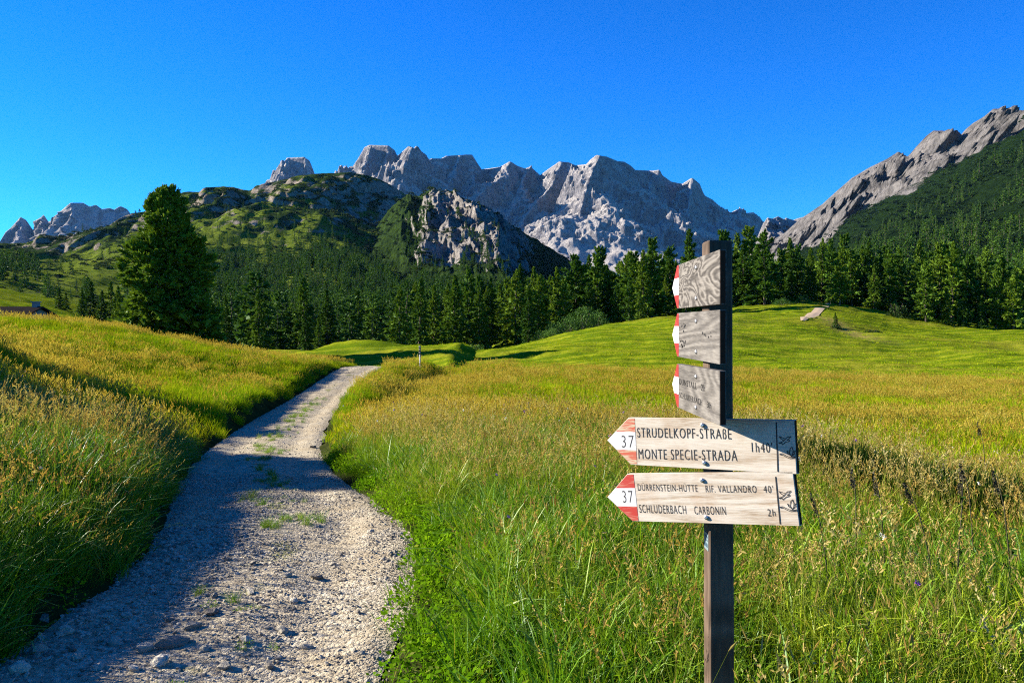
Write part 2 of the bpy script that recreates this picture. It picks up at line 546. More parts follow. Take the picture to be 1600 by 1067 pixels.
M['steel'] = simple('screw_steel', (0.42, 0.42, 0.43), 0.35, 0.5, 0.9, 0.2, 60)
M['black'] = simple('black_plastic', (0.014, 0.014, 0.018), 0.5)
M['pole_white'] = simple('white_pole', (0.34, 0.33, 0.31), 0.55)
M['sticker'] = simple('sticker', (0.14, 0.19, 0.20), 0.4, var=0.15, scale=60)
M['sticker_dark'] = simple('sticker_print', (0.03, 0.06, 0.09), 0.5)
M['roof'] = simple('hut_roof', (0.022, 0.018, 0.016), 0.95, 0.0, var=0.5, scale=2.0)
M['plaster'] = simple('hut_wall', (0.17, 0.16, 0.145), 0.9, var=0.2, scale=2.0)
M['chimney'] = simple('chimney_block', (0.17, 0.17, 0.18), 0.9, var=0.3)
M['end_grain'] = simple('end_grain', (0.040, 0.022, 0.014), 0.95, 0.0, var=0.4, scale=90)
M['glass'] = simple('window_glass', (0.03, 0.035, 0.045), 0.1, 0.5, var=0.1)
M['track'] = simple('pale_track_gravel', (0.42, 0.31, 0.20), 0.95, 0.0, var=0.25, scale=1.5)
M['dock'] = simple('dock_stalk', (0.050, 0.042, 0.018), 0.7, var=0.4, scale=30)
M['dock_leaf'] = simple('dock_leaf', (0.030, 0.060, 0.010), 0.8, 0.0, var=0.4, scale=20)
M['petal'] = simple('violet_petal', (0.22, 0.06, 0.36), 0.6, var=0.3, scale=40)
M['petal_pale'] = simple('pale_petal', (0.70, 0.68, 0.55), 0.6, var=0.2, scale=40)


# ------------------------------------------------------------------ the near terrain
PATH_Y = np.array([-30, 0, 3.8, 4.7, 5.4, 6.3, 7.2, 9.0, 11.2, 15.2, 20, 26, 31, 36, 41, 50, 62, 80])
PATH_X = np.array([-1.0, -1.45, -1.63, -1.62, -1.66, -1.8, -2.05, -2.75, -3.56, -4.74, -5.6, -6.7, -7.4, -7.7, -7.75, -7.6, -7.2, -6.8])
PATH_Z = np.array([0, 0, 0, 0, 0, -0.02, -0.05, -0.2, -0.37, -0.62, -0.70, -0.95, -1.02, -0.74, -0.30, -0.9, -2.2, -2.4])
PATH_HW = 0.98


def smooth_tab(t, v, y):
    a = np.interp(y, t, v)
    d = 0.06 * np.abs(y) + 0.3
    return (a * 2 + np.interp(y - d, t, v) + np.interp(y + d, t, v)) / 4


def path_x(y): return smooth_tab(PATH_Y, PATH_X, y)
def path_z(y): return smooth_tab(PATH_Y, PATH_Z, y)


def path_d(x, y):
    """signed offset from the path's centre line, square to it"""
    s = (path_x(y + 0.2) - path_x(y - 0.2)) / 0.4
    return (x - path_x(y)) / np.sqrt(1 + s * s)


EDGE_X = np.array([-6, -3, 0, 1.5, 2.6, 3.9, 4.9, 6.5, 9, 14])
EDGE_Y = np.array([15.5, 15.5, 14.6, 13.8, 12.8, 10.8, 7.5, 5.0, 2.0, -2.0])


def terrace(x, y):
    """the drop behind and to the right of the ground the signpost stands on"""
    ye = np.interp(x, EDGE_X, EDGE_Y)
    sl = (np.interp(x + 0.3, EDGE_X, EDGE_Y) - np.interp(x - 0.3, EDGE_X, EDGE_Y)) / 0.6
    d = (y - ye) / np.sqrt(1 + sl * sl) + 0.25 * pn(x * 0.7, y * 0.7, 3.3, 5)
    return -0.85 * sstep(-0.2, 0.55, d) * sstep(-5.5, -3.8, x + 0.0 * y)


_ctl = []


def cp(px, d, z): _ctl.append(((px - CX) / F * d, d, z))


for c in [(0, 3, 0), (2, 3, 0), (3, 5, 0), (0, 7, 0), (2.5, 8, 0), (-0.3, 10, -.08), (1, 11, -.08), (5, 3.5, 0), (-1.6, 4, 0), (-2.3, 2.5, .03),
          (-3.9, 6.3, .26), (-5.0, 6.6, .55), (-3.6, 4.6, .26), (-6, 5, .70), (-5.4, 8.5, .34), (-7, 8, .55), (-9, 10, .55), (-3.2, 3.0, .30),
          (-6.5, 12, -.22), (-8.5, 15, -.05), (-11.6, 18, .45), (-7.6, 18, -.38), (-6.2, 15, -.42),
          (-12, 25, -.15), (-15.4, 24, .65), (-9.2, 30, -.68), (-11.2, 28, -.2), (-7.9, 27, -.62), (-8.6, 33, -.6),
          (0, 17, -.85), (3.5, 17, -.98), (8, 12, -1.05), (5.6, 10.5, -1.05), (4.6, 13, -1.05), (0, 25, -.9), (8, 25, -1.0), (16, 25, -1.2), (-3, 30, -.85), (10, 35, -1.15), (-3.6, 20, -.66), (7.7, 8.5, -1.0)]:
    _ctl.append(c)
for c in [(0, 36, 1.85), (190, 38, 1.42), (330, 40, .42), (430, 41, 0.0), (530, 41.5, -.32), (-300, 40, 2.3), (0, 70, 0.8), (190, 65, -1.6), (265, 80, -1.6), (-300, 80, 3.0), (330, 62, -2.2), (430, 60, -2.4), (530, 58, -2.4),
          (400, 110, -2.4), (340, 150, -2.5), (100, 150, 4.5), (0, 200, 9), (0, 260, 14), (200, 200, 0), (500, 200, -3.5), (350, 260, -1), (-300, 200, 16),
          (555, 92, .05), (555, 72, -1.75), (480, 95, -1.4), (650, 95, -1.6), (555, 118, -2.2), (510, 84, -1.2), (600, 92, -.1),
          (650, 44, -.62), (720, 46, -.68), (850, 46, -.85), (1000, 46, -1.0), (1200, 46, -1.25), (1400, 46, -1.45), (1600, 46, -1.5), (1900, 46, -1.5),
          (720, 70, -1.2), (1000, 75, -.15), (1000, 110, 2.6), (1150, 125, 3.7), (1270, 130, 5.2), (1288, 133, 5.75), (1400, 125, 2.7), (1600, 120, .73), (1800, 120, .6),
          (1270, 80, -.87), (1600, 75, -1.35), (1400, 90, -.1), (850, 95, .17), (780, 90, -1.05), (720, 120, -2.5), (850, 130, 0), (900, 200, 2), (1150, 180, 5), (1270, 200, 6.5),
          (1500, 170, 2.5), (1600, 220, 4), (1800, 250, 8), (700, 200, -2), (1270, 270, 9), (1500, 270, 8), (1000, 270, 4), (650, 150, -3)]:
    cp(*c)
_ctl = np.array(_ctl, float)


def uv_of(x, y):
    yy = np.maximum(y, 2.6)
    return np.clip(x / yy, -1.4, 1.4), np.log(yy)


def _phi(r2): return np.sqrt(r2 + 0.006)


_cu, _cv = uv_of(_ctl[:, 0], _ctl[:, 1])
_A = _phi((_cu[:, None] - _cu) ** 2 + (_cv[:, None] - _cv) ** 2)
_P = np.stack([np.ones_like(_cu), _cu, _cv], 1)
_K = np.block([[_A - 0.004 * np.eye(len(_cu)), _P], [_P.T, np.zeros((3, 3))]])
_w = np.linalg.solve(_K, np.concatenate([_ctl[:, 2] - terrace(_ctl[:, 0], _ctl[:, 1]), np.zeros(3)]))


def ground_z(x, y, fine=True):
    x, y = np.asarray(x, float), np.asarray(y, float)
    u, v = uv_of(x, y)
    z = _w[-3] + _w[-2] * u + _w[-1] * v
    for i in range(len(_cu)):
        z = z + _w[i] * _phi((u - _cu[i]) ** 2 + (v - _cv[i]) ** 2)
    z = z * sstep(-3.0, 2.6, y)
    z = z + terrace(x, y)
    # knolls outside the frame on the left whose shadows fall over the hollow and the path
    for kx, ky, kh, sx, sy in ((-10.6, 9.7, 1.7, 1.5, 1.0), (-11.4, 11.9, 2.6, 1.8, 1.5), (-12.6, 14.6, 3.1, 1.8, 1.6), (-15.7, 20.2, 2.7, 1.6, 1.6)):
        z = z + kh * np.exp(-((x - kx) / sx) ** 2 - ((y - ky) / sy) ** 2)
    if fine:
        z = z + 0.05 * fbm(x * 0.9, y * 0.9, 0, 3, 3) + 0.14 * sstep(8, 40, y) * fbm(x * 0.18, y * 0.18, 0, 3, 9) + 0.5 * sstep(60, 120, y) * fbm(x * 0.045, y * 0.045, 0, 3, 19) + 0.50 * sstep(42, 60, y) * fbm(x * 0.11, y * 0.13, 0, 4, 119)
    d = np.abs(path_d(x, y))
    m = 1 - sstep(PATH_HW * 0.95, PATH_HW + 0.55, d - 0.45 * sstep(24, 38, y))
    m = m * (1 - sstep(55, 70, y))
    return z * (1 - m) + path_z(y) * m


ys = [-400, -120, -40, -15, -6, -2, 0.5]
y = 1.4
while y < 285:
    ys.append(y)
    y *= 1.0135
ys = np.array(ys)
NC = 520
aa = np.linspace(-1.12, 1.12, NC)
GX = aa[None, :] * (np.abs(ys)[:, None] + 5)
GY = np.repeat(ys[:, None], NC, 1)
GZ = ground_z(GX, GY)
pdist = np.abs(path_d(GX, GY))
GZ = GZ - 0.05 * (1 - sstep(PATH_HW * 0.9, PATH_HW + 0.1, pdist)) * (GY < 60)
mown = sstep(43.5, 47.5, GY + 2.2 * fbm(GX * 0.12, GY * 0.12, 0, 3, 4) - 0.02 * GX)
track = np.exp(-(((GX - (44.5 + (GY - 112) * 0.12)) / 1.6) ** 2)) * sstep(84, 96, GY) * (1 - sstep(112, 124, GY)) * 0.55
ground = link('meadow_ground', mesh_np('meadow_ground', np.stack([GX, GY, GZ], -1).reshape(-1, 3), grid_faces(len(ys), NC), [M['ground']], smooth=True,
              attrs={'mown': mown.ravel(), 'track': track.ravel()}), kind='structure')

# the gravel path
py_ = [-6.0]
while py_[-1] < 44:
    py_.append(py_[-1] + (0.06 if -1 < py_[-1] < 12 else 0.12 if py_[-1] < 22 else 0.25))
py_ = np.array(py_)
NP = 44
pt = np.linspace(-1, 1, NP)
hwL = PATH_HW * (1.04 + 0.10 * fbm(py_ * 0.9, 0.3, 0, 4, 31))
hwR = PATH_HW * (1.04 + 0.13 * fbm(py_ * 0.7, 7.3, 0, 4, 37) + 0.45 * sstep(24, 38, py_))
sl = (path_x(py_ + 0.2) - path_x(py_ - 0.2)) / 0.4
off = np.where(pt[None, :] < 0, pt[None, :] * hwL[:, None], pt[None, :] * hwR[:, None])
PX = path_x(py_)[:, None] + off * np.sqrt(1 + sl * sl)[:, None]
PY = np.repeat(py_[:, None], NP, 1)


def path_surface(x, y):
    d = path_d(x, y)
    rut = -0.028 * (np.exp(-((d - 0.48) / 0.2) ** 2) + np.exp(-((d + 0.5) / 0.2) ** 2))
    rim = -0.035 * sstep(0.86, 1.12, np.abs(d) / PATH_HW)
    return path_z(y) + 0.015 + rut + rim + 0.022 * fbm(x * 2.2, y * 2.2, 0, 4, 41)


PZ = path_surface(PX, PY)
path = link('path', mesh_np('path', np.stack([PX, PY, PZ], -1).reshape(-1, 3), grid_faces(len(py_), NP), [M['gravel']], smooth=True,
            attrs={'mid': (np.exp(-(off / 0.22) ** 2)).ravel()}), kind='structure')


# ------------------------------------------------------------------ hills and mountains: lofted between contour lines
def tab(t):
    t = np.array(t, float)
    return lambda px: np.interp(px, t[:, 0], t[:, 1])


def loft_fn(rows):
    """rows: [(depth(px), row(px))]; returns f(px, s) with s running over the rows -> depth, z"""
    def f(px, s):
        D = np.stack([np.broadcast_to(r(px), px.shape) for r, _ in rows], 0)
        Z = np.stack([CZ + (HY - np.broadcast_to(yy(px), px.shape)) / F * d for (_, yy), d in zip(rows, D)], 0)
        k = np.clip(np.floor(s).astype(int), 0, len(rows) - 2)
        t = s - k
        g = np.arange(px.size).reshape(px.shape)
        Df, Zf = D.reshape(len(rows), -1), Z.reshape(len(rows), -1)
        take = lambda A, kk: A[kk.ravel(), g.ravel()].reshape(px.shape)
        return take(Df, k) * (1 - t) + take(Df, k + 1) * t, take(Zf, k) * (1 - t) + take(Zf, k + 1) * t
    return f


def build_loft(name, rows, px0, px1, ncol, nrow, mat, disp=None, veg=None, smooth=True):
    f = loft_fn(rows)
    px = np.repeat(np.linspace(px0, px1, ncol)[None, :], nrow, 0)
    s = np.repeat(np.linspace(0, len(rows) - 1, nrow)[:, None], ncol, 1)
    d, z = f(px, s)
    x = (px - CX) / F * d
    if disp:
        x, d, z = disp(px, s, x, d, z)
    at = {'veg': (veg(px, s, x, d, z) if veg else np.zeros_like(px)).ravel()}
    o = link(name, mesh_np(name, np.stack([x, d, z], -1).reshape(-1, 3), grid_faces(nrow, ncol), [mat], smooth=smooth, attrs=at), kind='structure')
    return o, (px, s, x, d, z)


const = lambda v: (lambda px: np.full(np.shape(px), float(v)))
# the broad grassy hill on the left
H1_SKY = tab([(-700, 330), (-300, 395), (0, 377), (54, 376), (105, 370), (140, 365), (169, 355), (185, 346), (204, 333), (284, 300), (303, 296), (331, 288), (346, 288.5), (360, 290), (392, 295),
              (411, 288), (425, 283), (453, 275), (480, 270), (503, 267), (537, 266), (556, 270), (575, 277), (600, 287), (634, 306), (700, 345), (800, 400), (1000, 470)])
H1_D = tab([(-700, 950), (0, 960), (105, 980), (200, 1040), (300, 1060), (420, 1080), (537, 1100), (600, 1190), (700, 1350), (1000, 1700)])
H1 = [(const(150), const(560)),
      (const(235), tab([(-700, 470), (0, 474), (100, 482), (200, 508), (300, 529), (400, 534), (500, 538), (600, 538), (700, 530), (1000, 520)])),
      (const(420), tab([(-700, 450), (0, 450), (100, 455), (200, 462), (300, 478), (400, 484), (500, 486), (600, 486), (700, 490), (1000, 500)])),
      (lambda px: H1_D(px) * 0.62 + 20, tab([(-700, 420), (0, 418), (100, 415), (200, 396), (300, 386), (400, 395), (500, 390), (600, 405), (700, 430), (1000, 490)])),
      (lambda px: H1_D(px) * 0.85, tab([(-700, 380), (0, 392), (100, 388), (200, 356), (300, 327), (400, 326), (500, 312), (600, 335), (700, 380), (1000, 480)])),
      (H1_D, H1_SKY),
      (lambda px: H1_D(px) * 1.35, lambda px: H1_SKY(px) + 60)]


def h1_disp(px, s, x, d, z):
    a = sstep(0.8, 2.5, s)
    hold = 1 - 0.75 * np.exp(-((s - 5) / 0.18) ** 2)
    n = fbm(x * 0.008, d * 0.008, 0, 5, 51) * 16 + (ridged(x * 0.014, d * 0.005, z * 0.01, 4, 57) - 0.6) * 18 * sstep(2.5, 4.2, s)
    z = z + n * a * hold * np.clip(d / 900, 0.12, 1)
    return x, d + (ridged(x * 0.010, z * 0.008, 2.1, 4, 63) - 0.5) * 45 * sstep(2.6, 4.0, s), z


h1_o, H1G = build_loft('hill', H1, -700, 1000, 420, 241, M['alp'], h1_disp, lambda px, s, x, d, z: sstep(2.4, 4.5, s))

# the rocky dome in front of it
H2_SKY = tab([(520, 440), (560, 400), (590, 350), (612, 322), (631, 309), (645, 306), (659, 305), (672, 301), (700, 301.5), (712, 306), (737, 314), (762, 326.6), (784, 344), (816, 361), (844, 378), (869, 394), (950, 440), (1080, 490)])
H2_D = tab([(520, 980), (640, 900), (715, 830), (768, 780), (800, 930), (830, 1090), (869, 1260), (950, 1400), (1080, 1550)])
H2 = [(tab([(520, 360), (715, 380), (800, 420), (1080, 480)]), const(505)),
      (tab([(520, 640), (640, 600), (790, 520), (812, 620), (835, 790), (870, 970), (1080, 1200)]), tab([(520, 460), (640, 425), (720, 420), (790, 425), (830, 435), (870, 440), (1080, 505)])),
      (tab([(520, 840), (640, 760), (715, 700), (778, 650), (803, 810), (830, 980), (870, 1130), (1080, 1400)]), tab([(520, 445), (590, 375), (640, 345), (700, 340), (740, 350), (775, 362), (800, 375), (840, 400), (869, 412), (1080, 495)])),
      (H2_D, H2_SKY),
      (lambda px: H2_D(px) * 1.25, lambda px: H2_SKY(px) + 90)]


def h2_disp(px, s, x, d, z):
    a = sstep(0.5, 1.3, s)
    hold = 1 - 0.8 * np.exp(-((s - 3) / 0.12) ** 2)
    lit = sstep(600, 660, px) * (1 - sstep(800, 850, px))
    r = ridged(x * 0.026 + z * 0.008, z * 0.011, 0.7, 5, 71)
    r2 = ridged(x * 0.075, z * 0.04, d * 0.02, 4, 79)
    d = d - ((r - 0.55) * 28 + (r2 - 0.55) * 14) * a * (0.25 + 0.75 * lit)
    z = z + (fbm(x * 0.03, d * 0.03, 0, 4, 77) * 10 + (r - 0.55) * 14 * lit) * a * hold
    return x, d, z


h2_o, H2G = build_loft('rocky_hill', H2, 520, 1080, 420, 321, M['mid_rock'], h2_disp, smooth=False, veg=
                       lambda px, s, x, d, z: 0.58 * sstep(690, 622, px - 14 * (s - 2) + 26 * fbm(x * 0.02, z * 0.02, 0, 3, 401)) + 0.40 * sstep(790, 850, px) + 0.30 * sstep(2.6, 3.0, s) + 0.45 * sstep(1.3, 0.8, s) - 0.10)

# the long mountain slope on the right
H3_SKY = tab([(1080, 470), (1150, 420), (1190, 385), (1226, 364), (1248, 344), (1285, 319), (1307, 299), (1330, 279), (1358, 262), (1386, 248), (1404, 236), (1411, 239), (1419, 244), (1431, 230), (1447, 213), (1458, 205), (1472, 205), (1485, 208), (1499, 214),
              (1508, 203), (1520, 193), (1538, 182), (1552, 170), (1570, 169), (1600, 172), (1660, 160), (1750, 175), (1900, 190), (2300, 240)])
H3_D = tab([(1080, 1900), (1226, 1750), (1330, 1600), (1417, 1530), (1497, 1460), (1600, 1350), (1900, 1100), (2300, 900)])
H3_MID = tab([(1080, 480), (1200, 425), (1240, 400), (1290, 380), (1330, 347), (1390, 306), (1440, 283), (1500, 256), (1540, 232), (1600, 203), (1700, 190), (1900, 210), (2300, 260)])
H3 = [(const(190), const(545)),
      (const(300), tab([(1080, 500), (1250, 487), (1400, 480), (1600, 470), (2300, 440)])),
      (tab([(1080, 900), (1290, 800), (1400, 680), (1600, 560), (2300, 480)]), tab([(1080, 492), (1200, 455), (1290, 425), (1330, 405), (1400, 385), (1500, 370), (1600, 350), (2300, 330)])),
      (lambda px: H3_D(px) * 0.80, H3_MID),
      (H3_D, H3_SKY),
      (lambda px: H3_D(px) * 1.3, lambda px: H3_SKY(px) + 70)]


def h3_disp(px, s, x, d, z):
    a = sstep(0.8, 2.0, s)
    rock = sstep(2.85, 3.1, s)
    hold = 1 - 0.97 * np.exp(-((s - 4) / 0.16) ** 2)
    r = fbm(x * 0.010, z * 0.012, d * 0.004, 5, 81)
    r2 = ridged(x * 0.022, z * 0.022, d * 0.010, 4, 83)
    z = z + (fbm(x * 0.006, d * 0.006, 0, 5, 87) * 20 * (1 - rock) + ((r - 0.22) * 55 + (r2 - 0.62) * 24) * rock * hold) * a
    d = d - ((r - 0.1) * 140 + (r2 - 0.6) * 60) * rock * hold
    return x, d, z


h3_o, H3G = build_loft('mountain_slope', H3, 1080, 2300, 560, 301, M['right_rock'], h3_disp, smooth=False, veg=
                       lambda px, s, x, d, z: 0.62 * (1 - sstep(2.7, 3.05, s + 0.35 * fbm(x * 0.01, d * 0.01, 0, 3, 89))) - 0.30 * sstep(2.9, 3.1, s)
                       - 0.42 * np.exp(-((px - 1340) / 60) ** 2 - ((s - 2.1) / 0.28) ** 2) - 0.3 * np.exp(-((px - 1415) / 22) ** 2 - ((s - 2.62) / 0.15) ** 2))

# the big limestone massif behind
SKY_M = [(380, 330), (428, 300), (430, 281), (431, 270), (442, 256), (450, 247), (475, 246), (481, 250), (485, 261), (487, 275), (490, 300), (540, 300), (550, 275), (554, 259), (562, 247), (572, 230), (578, 227), (606, 228), (614, 234), (619, 244), (622, 245),
         (640, 229), (647, 233), (651, 229), (656, 236), (664, 242), (669, 251), (675, 248), (690, 248), (698, 244), (728, 242), (736, 242), (744, 255), (751, 265), (762, 264), (783, 261), (797, 253), (806, 259), (820, 264),
         (828, 261), (844, 275), (859, 264), (875, 253), (887, 254), (898, 259), (918, 257), (924, 250), (933, 243), (946, 245), (963, 252), (974, 253), (985, 260), (991, 266), (1013, 267), (1022, 267), (1029, 266), (1033, 274),
         (1047, 284), (1067, 288), (1081, 279), (1091, 287), (1098, 305), (1112, 312), (1122, 321), (1134, 329), (1141, 333), (1157, 326), (1165, 333), (1177, 332), (1185, 338), (1195, 350), (1215, 365), (1300, 420)]
M_SKY = tab(SKY_M)
M_D = tab([(380, 5600), (440, 5450), (490, 5400), (550, 5100), (572, 4900), (612, 4850), (622, 5050), (641, 4600), (652, 4620), (669, 4950), (700, 5150), (728, 5250), (737, 5300), (752, 5750), (775, 5450), (798, 5050), (820, 5400), (844, 5500), (876, 4880), (900, 5050),
           (934, 4480), (950, 4800), (974, 5200), (1013, 5500), (1029, 5450), (1047, 5800), (1066, 5900), (1081, 5400), (1092, 5600), (1100, 6000), (1141, 6250), (1157, 6000), (1170, 6250), (1200, 6350), (1300, 6450)])


def wp(px, py, d): return ((px - CX) / F * d, d, CZ + (HY - py) / F * d)


RIDGES = [[wp(p, q, float(M_D(p))) for p, q in SKY_M]]
# spurs coming down towards the valley: (px, row, depth) from the crest to the foot
for sp_ in ([(936, 243, 4480), (926, 268, 4400), (912, 300, 4300), (899, 345, 4200), (888, 392, 4020), (880, 430, 3850)],
            [(974, 262, 5020), (968, 300, 4800), (958, 330, 4620), (946, 372, 4420), (938, 420, 4200)],
            [(1016, 282, 5300), (1012, 312, 5050), (1004, 335, 4900), (994, 372, 4700), (985, 420, 4450)],
            [(1045, 300, 5480), (1040, 340, 5150), (1036, 385, 4850), (1034, 430, 4600)],
            [(1081, 279, 5400), (1079, 305, 5200), (1076, 335, 5000), (1082, 362, 4950), (1086, 415, 4650)],
            [(1122, 330, 5820), (1118, 365, 5500), (1115, 420, 5150)], [(1158, 328, 5850), (1152, 352, 5600), (1148, 400, 5250)],
            [(797, 253, 5100), (781, 276, 4900), (764, 292, 4760), (744, 312, 4600), (728, 345, 4400), (716, 390, 4150)],
            [(826, 262, 5180), (812, 290, 4950), (800, 318, 4750), (790, 350, 4520)],
            [(876, 254, 4880), (862, 282, 4760), (842, 308, 4650), (820, 340, 4480), (800, 385, 4250)],
            [(905, 262, 4930), (893, 292, 4760), (880, 318, 4620)],
            [(643, 230, 4600), (634, 256, 4520), (622, 280, 4500), (606, 310, 4350), (590, 350, 4150)],
            [(668, 252, 4900), (664, 276, 4760), (660, 300, 4600), (664, 340, 4400)],
            [(578, 228, 4850), (572, 255, 4760), (563, 290, 4600), (555, 330, 4400)], [(606, 229, 4850), (603, 258, 4750), (598, 290, 4600)],
            [(718, 243, 5180), (706, 268, 5000), (694, 286, 4850), (686, 320, 4650)], [(742, 256, 5330), (738, 284, 5100), (728, 304, 4950)],
            [(452, 247, 5400), (444, 285, 5250), (440, 330, 5000)], [(478, 248, 5400), (476, 290, 5250)]):
    RIDGES.append([wp(*q) for q in sp_])
gx_ = np.linspace(-2250, 2250, 860)
gy_ = np.concatenate([np.linspace(3300, 3900, 40)[:-1], np.linspace(3900, 5950, 300), np.linspace(5970, 6500, 30)])
MX, MY = np.meshgrid(gx_, gy_)
# a mass of bedded limestone: sheer upper walls, ledges, scree aprons below; the walls are cut by gullies
wa = 120 * fbm(MX * 0.0034, MY * 0.0034, 0, 5, 311) + 42 * (ridged(MX * 0.010, MY * 0.010, 0, 4, 313) - 0.5)
wb = 120 * fbm(MX * 0.0034, MY * 0.0034, 5.5, 5, 317) + 42 * (ridged(MX * 0.010, MY * 0.010, 3.5, 4, 319) - 0.5)
MZ = np.full(MX.shape, -60.0)
near_crest = np.full(MX.shape, 1e9)
for li, line in enumerate(RIDGES):
    for (x0, y0, z0), (x1, y1, z1) in zip(line[:-1], line[1:]):
        dx, dy = x1 - x0, y1 - y0
        L2 = dx * dx + dy * dy
        t0 = np.clip(((MX - x0) * dx + (MY - y0) * dy) / L2, 0, 1)
        dist0 = np.hypot(MX - x0 - t0 * dx, MY - y0 - t0 * dy)
        k = np.clip((dist0 - 15) / 150.0, 0.0, 1.0) if li == 0 else np.clip(dist0 / 40.0, 0.25, 1.0) * np.clip(near_crest / 170.0, 0.0, 1.0)
        X2, Y2 = MX + wa * k, MY + wb * k
        t = np.clip(((X2 - x0) * dx + (Y2 - y0) * dy) / L2, 0, 1)
        dist = np.hypot(X2 - x0 - t * dx, Y2 - y0 - t * dy)
        zc = z0 + t * (z1 - z0)
        cliff = (270.0 if li == 0 else 130.0)
        dist = np.maximum(dist - 9.0, 0.0)
        drop = np.where(dist * 2.3 < cliff, dist * 2.3, cliff + (dist - cliff / 2.3) * (0.88 if li == 0 else 0.74))
        drop = np.where(drop > cliff + 330, cliff + 330 + (drop - cliff - 330) * 0.62, drop)
        MZ = np.maximum(MZ, zc - drop)
        if li == 0:
            near_crest = np.minimum(near_crest, dist0)
slope_ = np.hypot(*np.gradient(MZ, gy_, gx_))
rocky = sstep(0.92, 1.5, slope_)
hold_ = sstep(10, 90, near_crest)
MZ = MZ + hold_ * rocky * (48 * (ridged(MX * 0.014, MY * 0.014, 0, 5, 331) - 0.55)) + hold_ * (5 * fbm(MX * 0.02, MY * 0.02, 0, 4, 337) + 44 * (0.3 + 0.7 * rocky) * (ridged(MX * 0.0048, MY * 0.0048, 0, 5, 339) - 0.55))
step_ = 34.0                                                # bedding: the walls break into ledges
lv = MZ / step_
MZ = MZ * (1 - 0.55 * rocky * hold_) + step_ * (np.floor(lv) + sstep(0.25, 0.9, lv - np.floor(lv))) * 0.55 * rocky * hold_
link('mountain', mesh_np('mountain', np.stack([MX, MY, MZ], -1).reshape(-1, 3), grid_faces(len(gy_), len(gx_)), [M['far_rock']], attrs={'veg': np.zeros(MX.size)}), kind='structure')

# the far jagged group at the left edge and the pale rocks above the right-hand slope
L_SKY = tab([(-300, 340), (-120, 360), (-40, 345), (0, 377), (9, 362), (16, 357), (32, 339), (41, 344), (52, 360), (60, 346), (68, 335), (76, 347), (83, 343), (95, 330), (110, 317), (130, 317), (140, 323), (150, 320), (159, 327), (172, 325), (178, 328), (188, 322), (199, 327), (215, 350), (260, 372), (400, 400)])
L_D = tab([(-300, 5600), (0, 6000), (52, 6300), (68, 6000), (110, 5900), (160, 6500), (200, 6800), (400, 7600)])
LEFT = [(const(4600), const(430)), (lambda px: L_D(px) * 0.9, const(395)), (lambda px: L_D(px) * 0.97, lambda px: L_SKY(px) + 22), (L_D, L_SKY), (lambda px: L_D(px) * 1.08, lambda px: L_SKY(px) + 80)]


def l_disp(px, s, x, d, z):
    a = sstep(3.0, 2.7, s) * sstep(0.2, 1.0, s)
    r = ridged(x * 0.003, z * 0.0012, 0.4, 4, 191)
    return x, d - ((r - 0.55) * 260 + (ridged(x * 0.012, z * 0.006, 0, 4, 195) - 0.5) * 110) * a, z


build_loft('mountain', LEFT, -300, 400, 260, 109, M['far_rock'], l_disp, smooth=False)
P_SKY = tab([(1140, 420), (1175, 390), (1187, 362), (1192, 350), (1199, 340), (1207, 342), (1216, 338), (1225, 343), (1228, 340), (1233, 342), (1240, 344), (1247, 341), (1262, 338), (1300, 345), (1400, 380)])
P_D = tab([(1140, 2500), (1187, 2450), (1199, 2300), (1225, 2400), (1300, 2600), (1400, 2700)])
PALE = [(const(1700), const(450)), (lambda px: P_D(px) * 0.9, lambda px: P_SKY(px) + 45), (P_D, P_SKY), (lambda px: P_D(px) * 1.12, lambda px: P_SKY(px) + 60)]


def p_disp(px, s, x, d, z):
    a = sstep(2.0, 1.7, s) * sstep(0.2, 0.8, s)
    return x, d - ((ridged(x * 0.011, z * 0.004, 0.4, 4, 291) - 0.55) * 120 + (ridged(x * 0.04, z * 0.02, 0, 3, 295) - 0.5) * 40) * a, z


build_loft('mountain', PALE, 1140, 1400, 150, 91, M['far_rock'], p_disp, smooth=False)

# the rest of the valley floor, far below everything else
base = MB()
base.poly([(-5150, -560, -70), (5150, -560, -70), (5150, 8350, -70), (-5150, 8350, -70)])
link('valley_floor', base.mesh('valley_floor', M['alp']), kind='structure')


class HeightMap:
    """highest terrain point per (column of sight, depth) cell, for standing trees on"""
    def __init__(s, grids):
        s.b = {}
        for px, _, x, d, z in grids:
            u = x / d
            iu, iv = np.round((u + 1.3) * 260).astype(int).ravel(), np.round(np.log(np.maximum(d, 10)) * 60).astype(int).ravel()
            for a, b, zz in zip(iu, iv, z.ravel()):
                k = (a, b)
                if zz > s.b.get(k, -1e9):
                    s.b[k] = zz

    def z(s, x, y):
        k = (int(round((x / y + 1.3) * 260)), int(round(math.log(y) * 60)))
        v = s.b.get(k)
        return v


hm = HeightMap([H1G, H2G, H3G])


def land_z(px, d):
    x = (px - CX) / F * d
    z = hm.z(x, d) if d > 140 else None
    if d < 284:
        g = float(ground_z(np.array([x]), np.array([d]))[0])
        z = g if z is None else max(z, g)
    return x, z


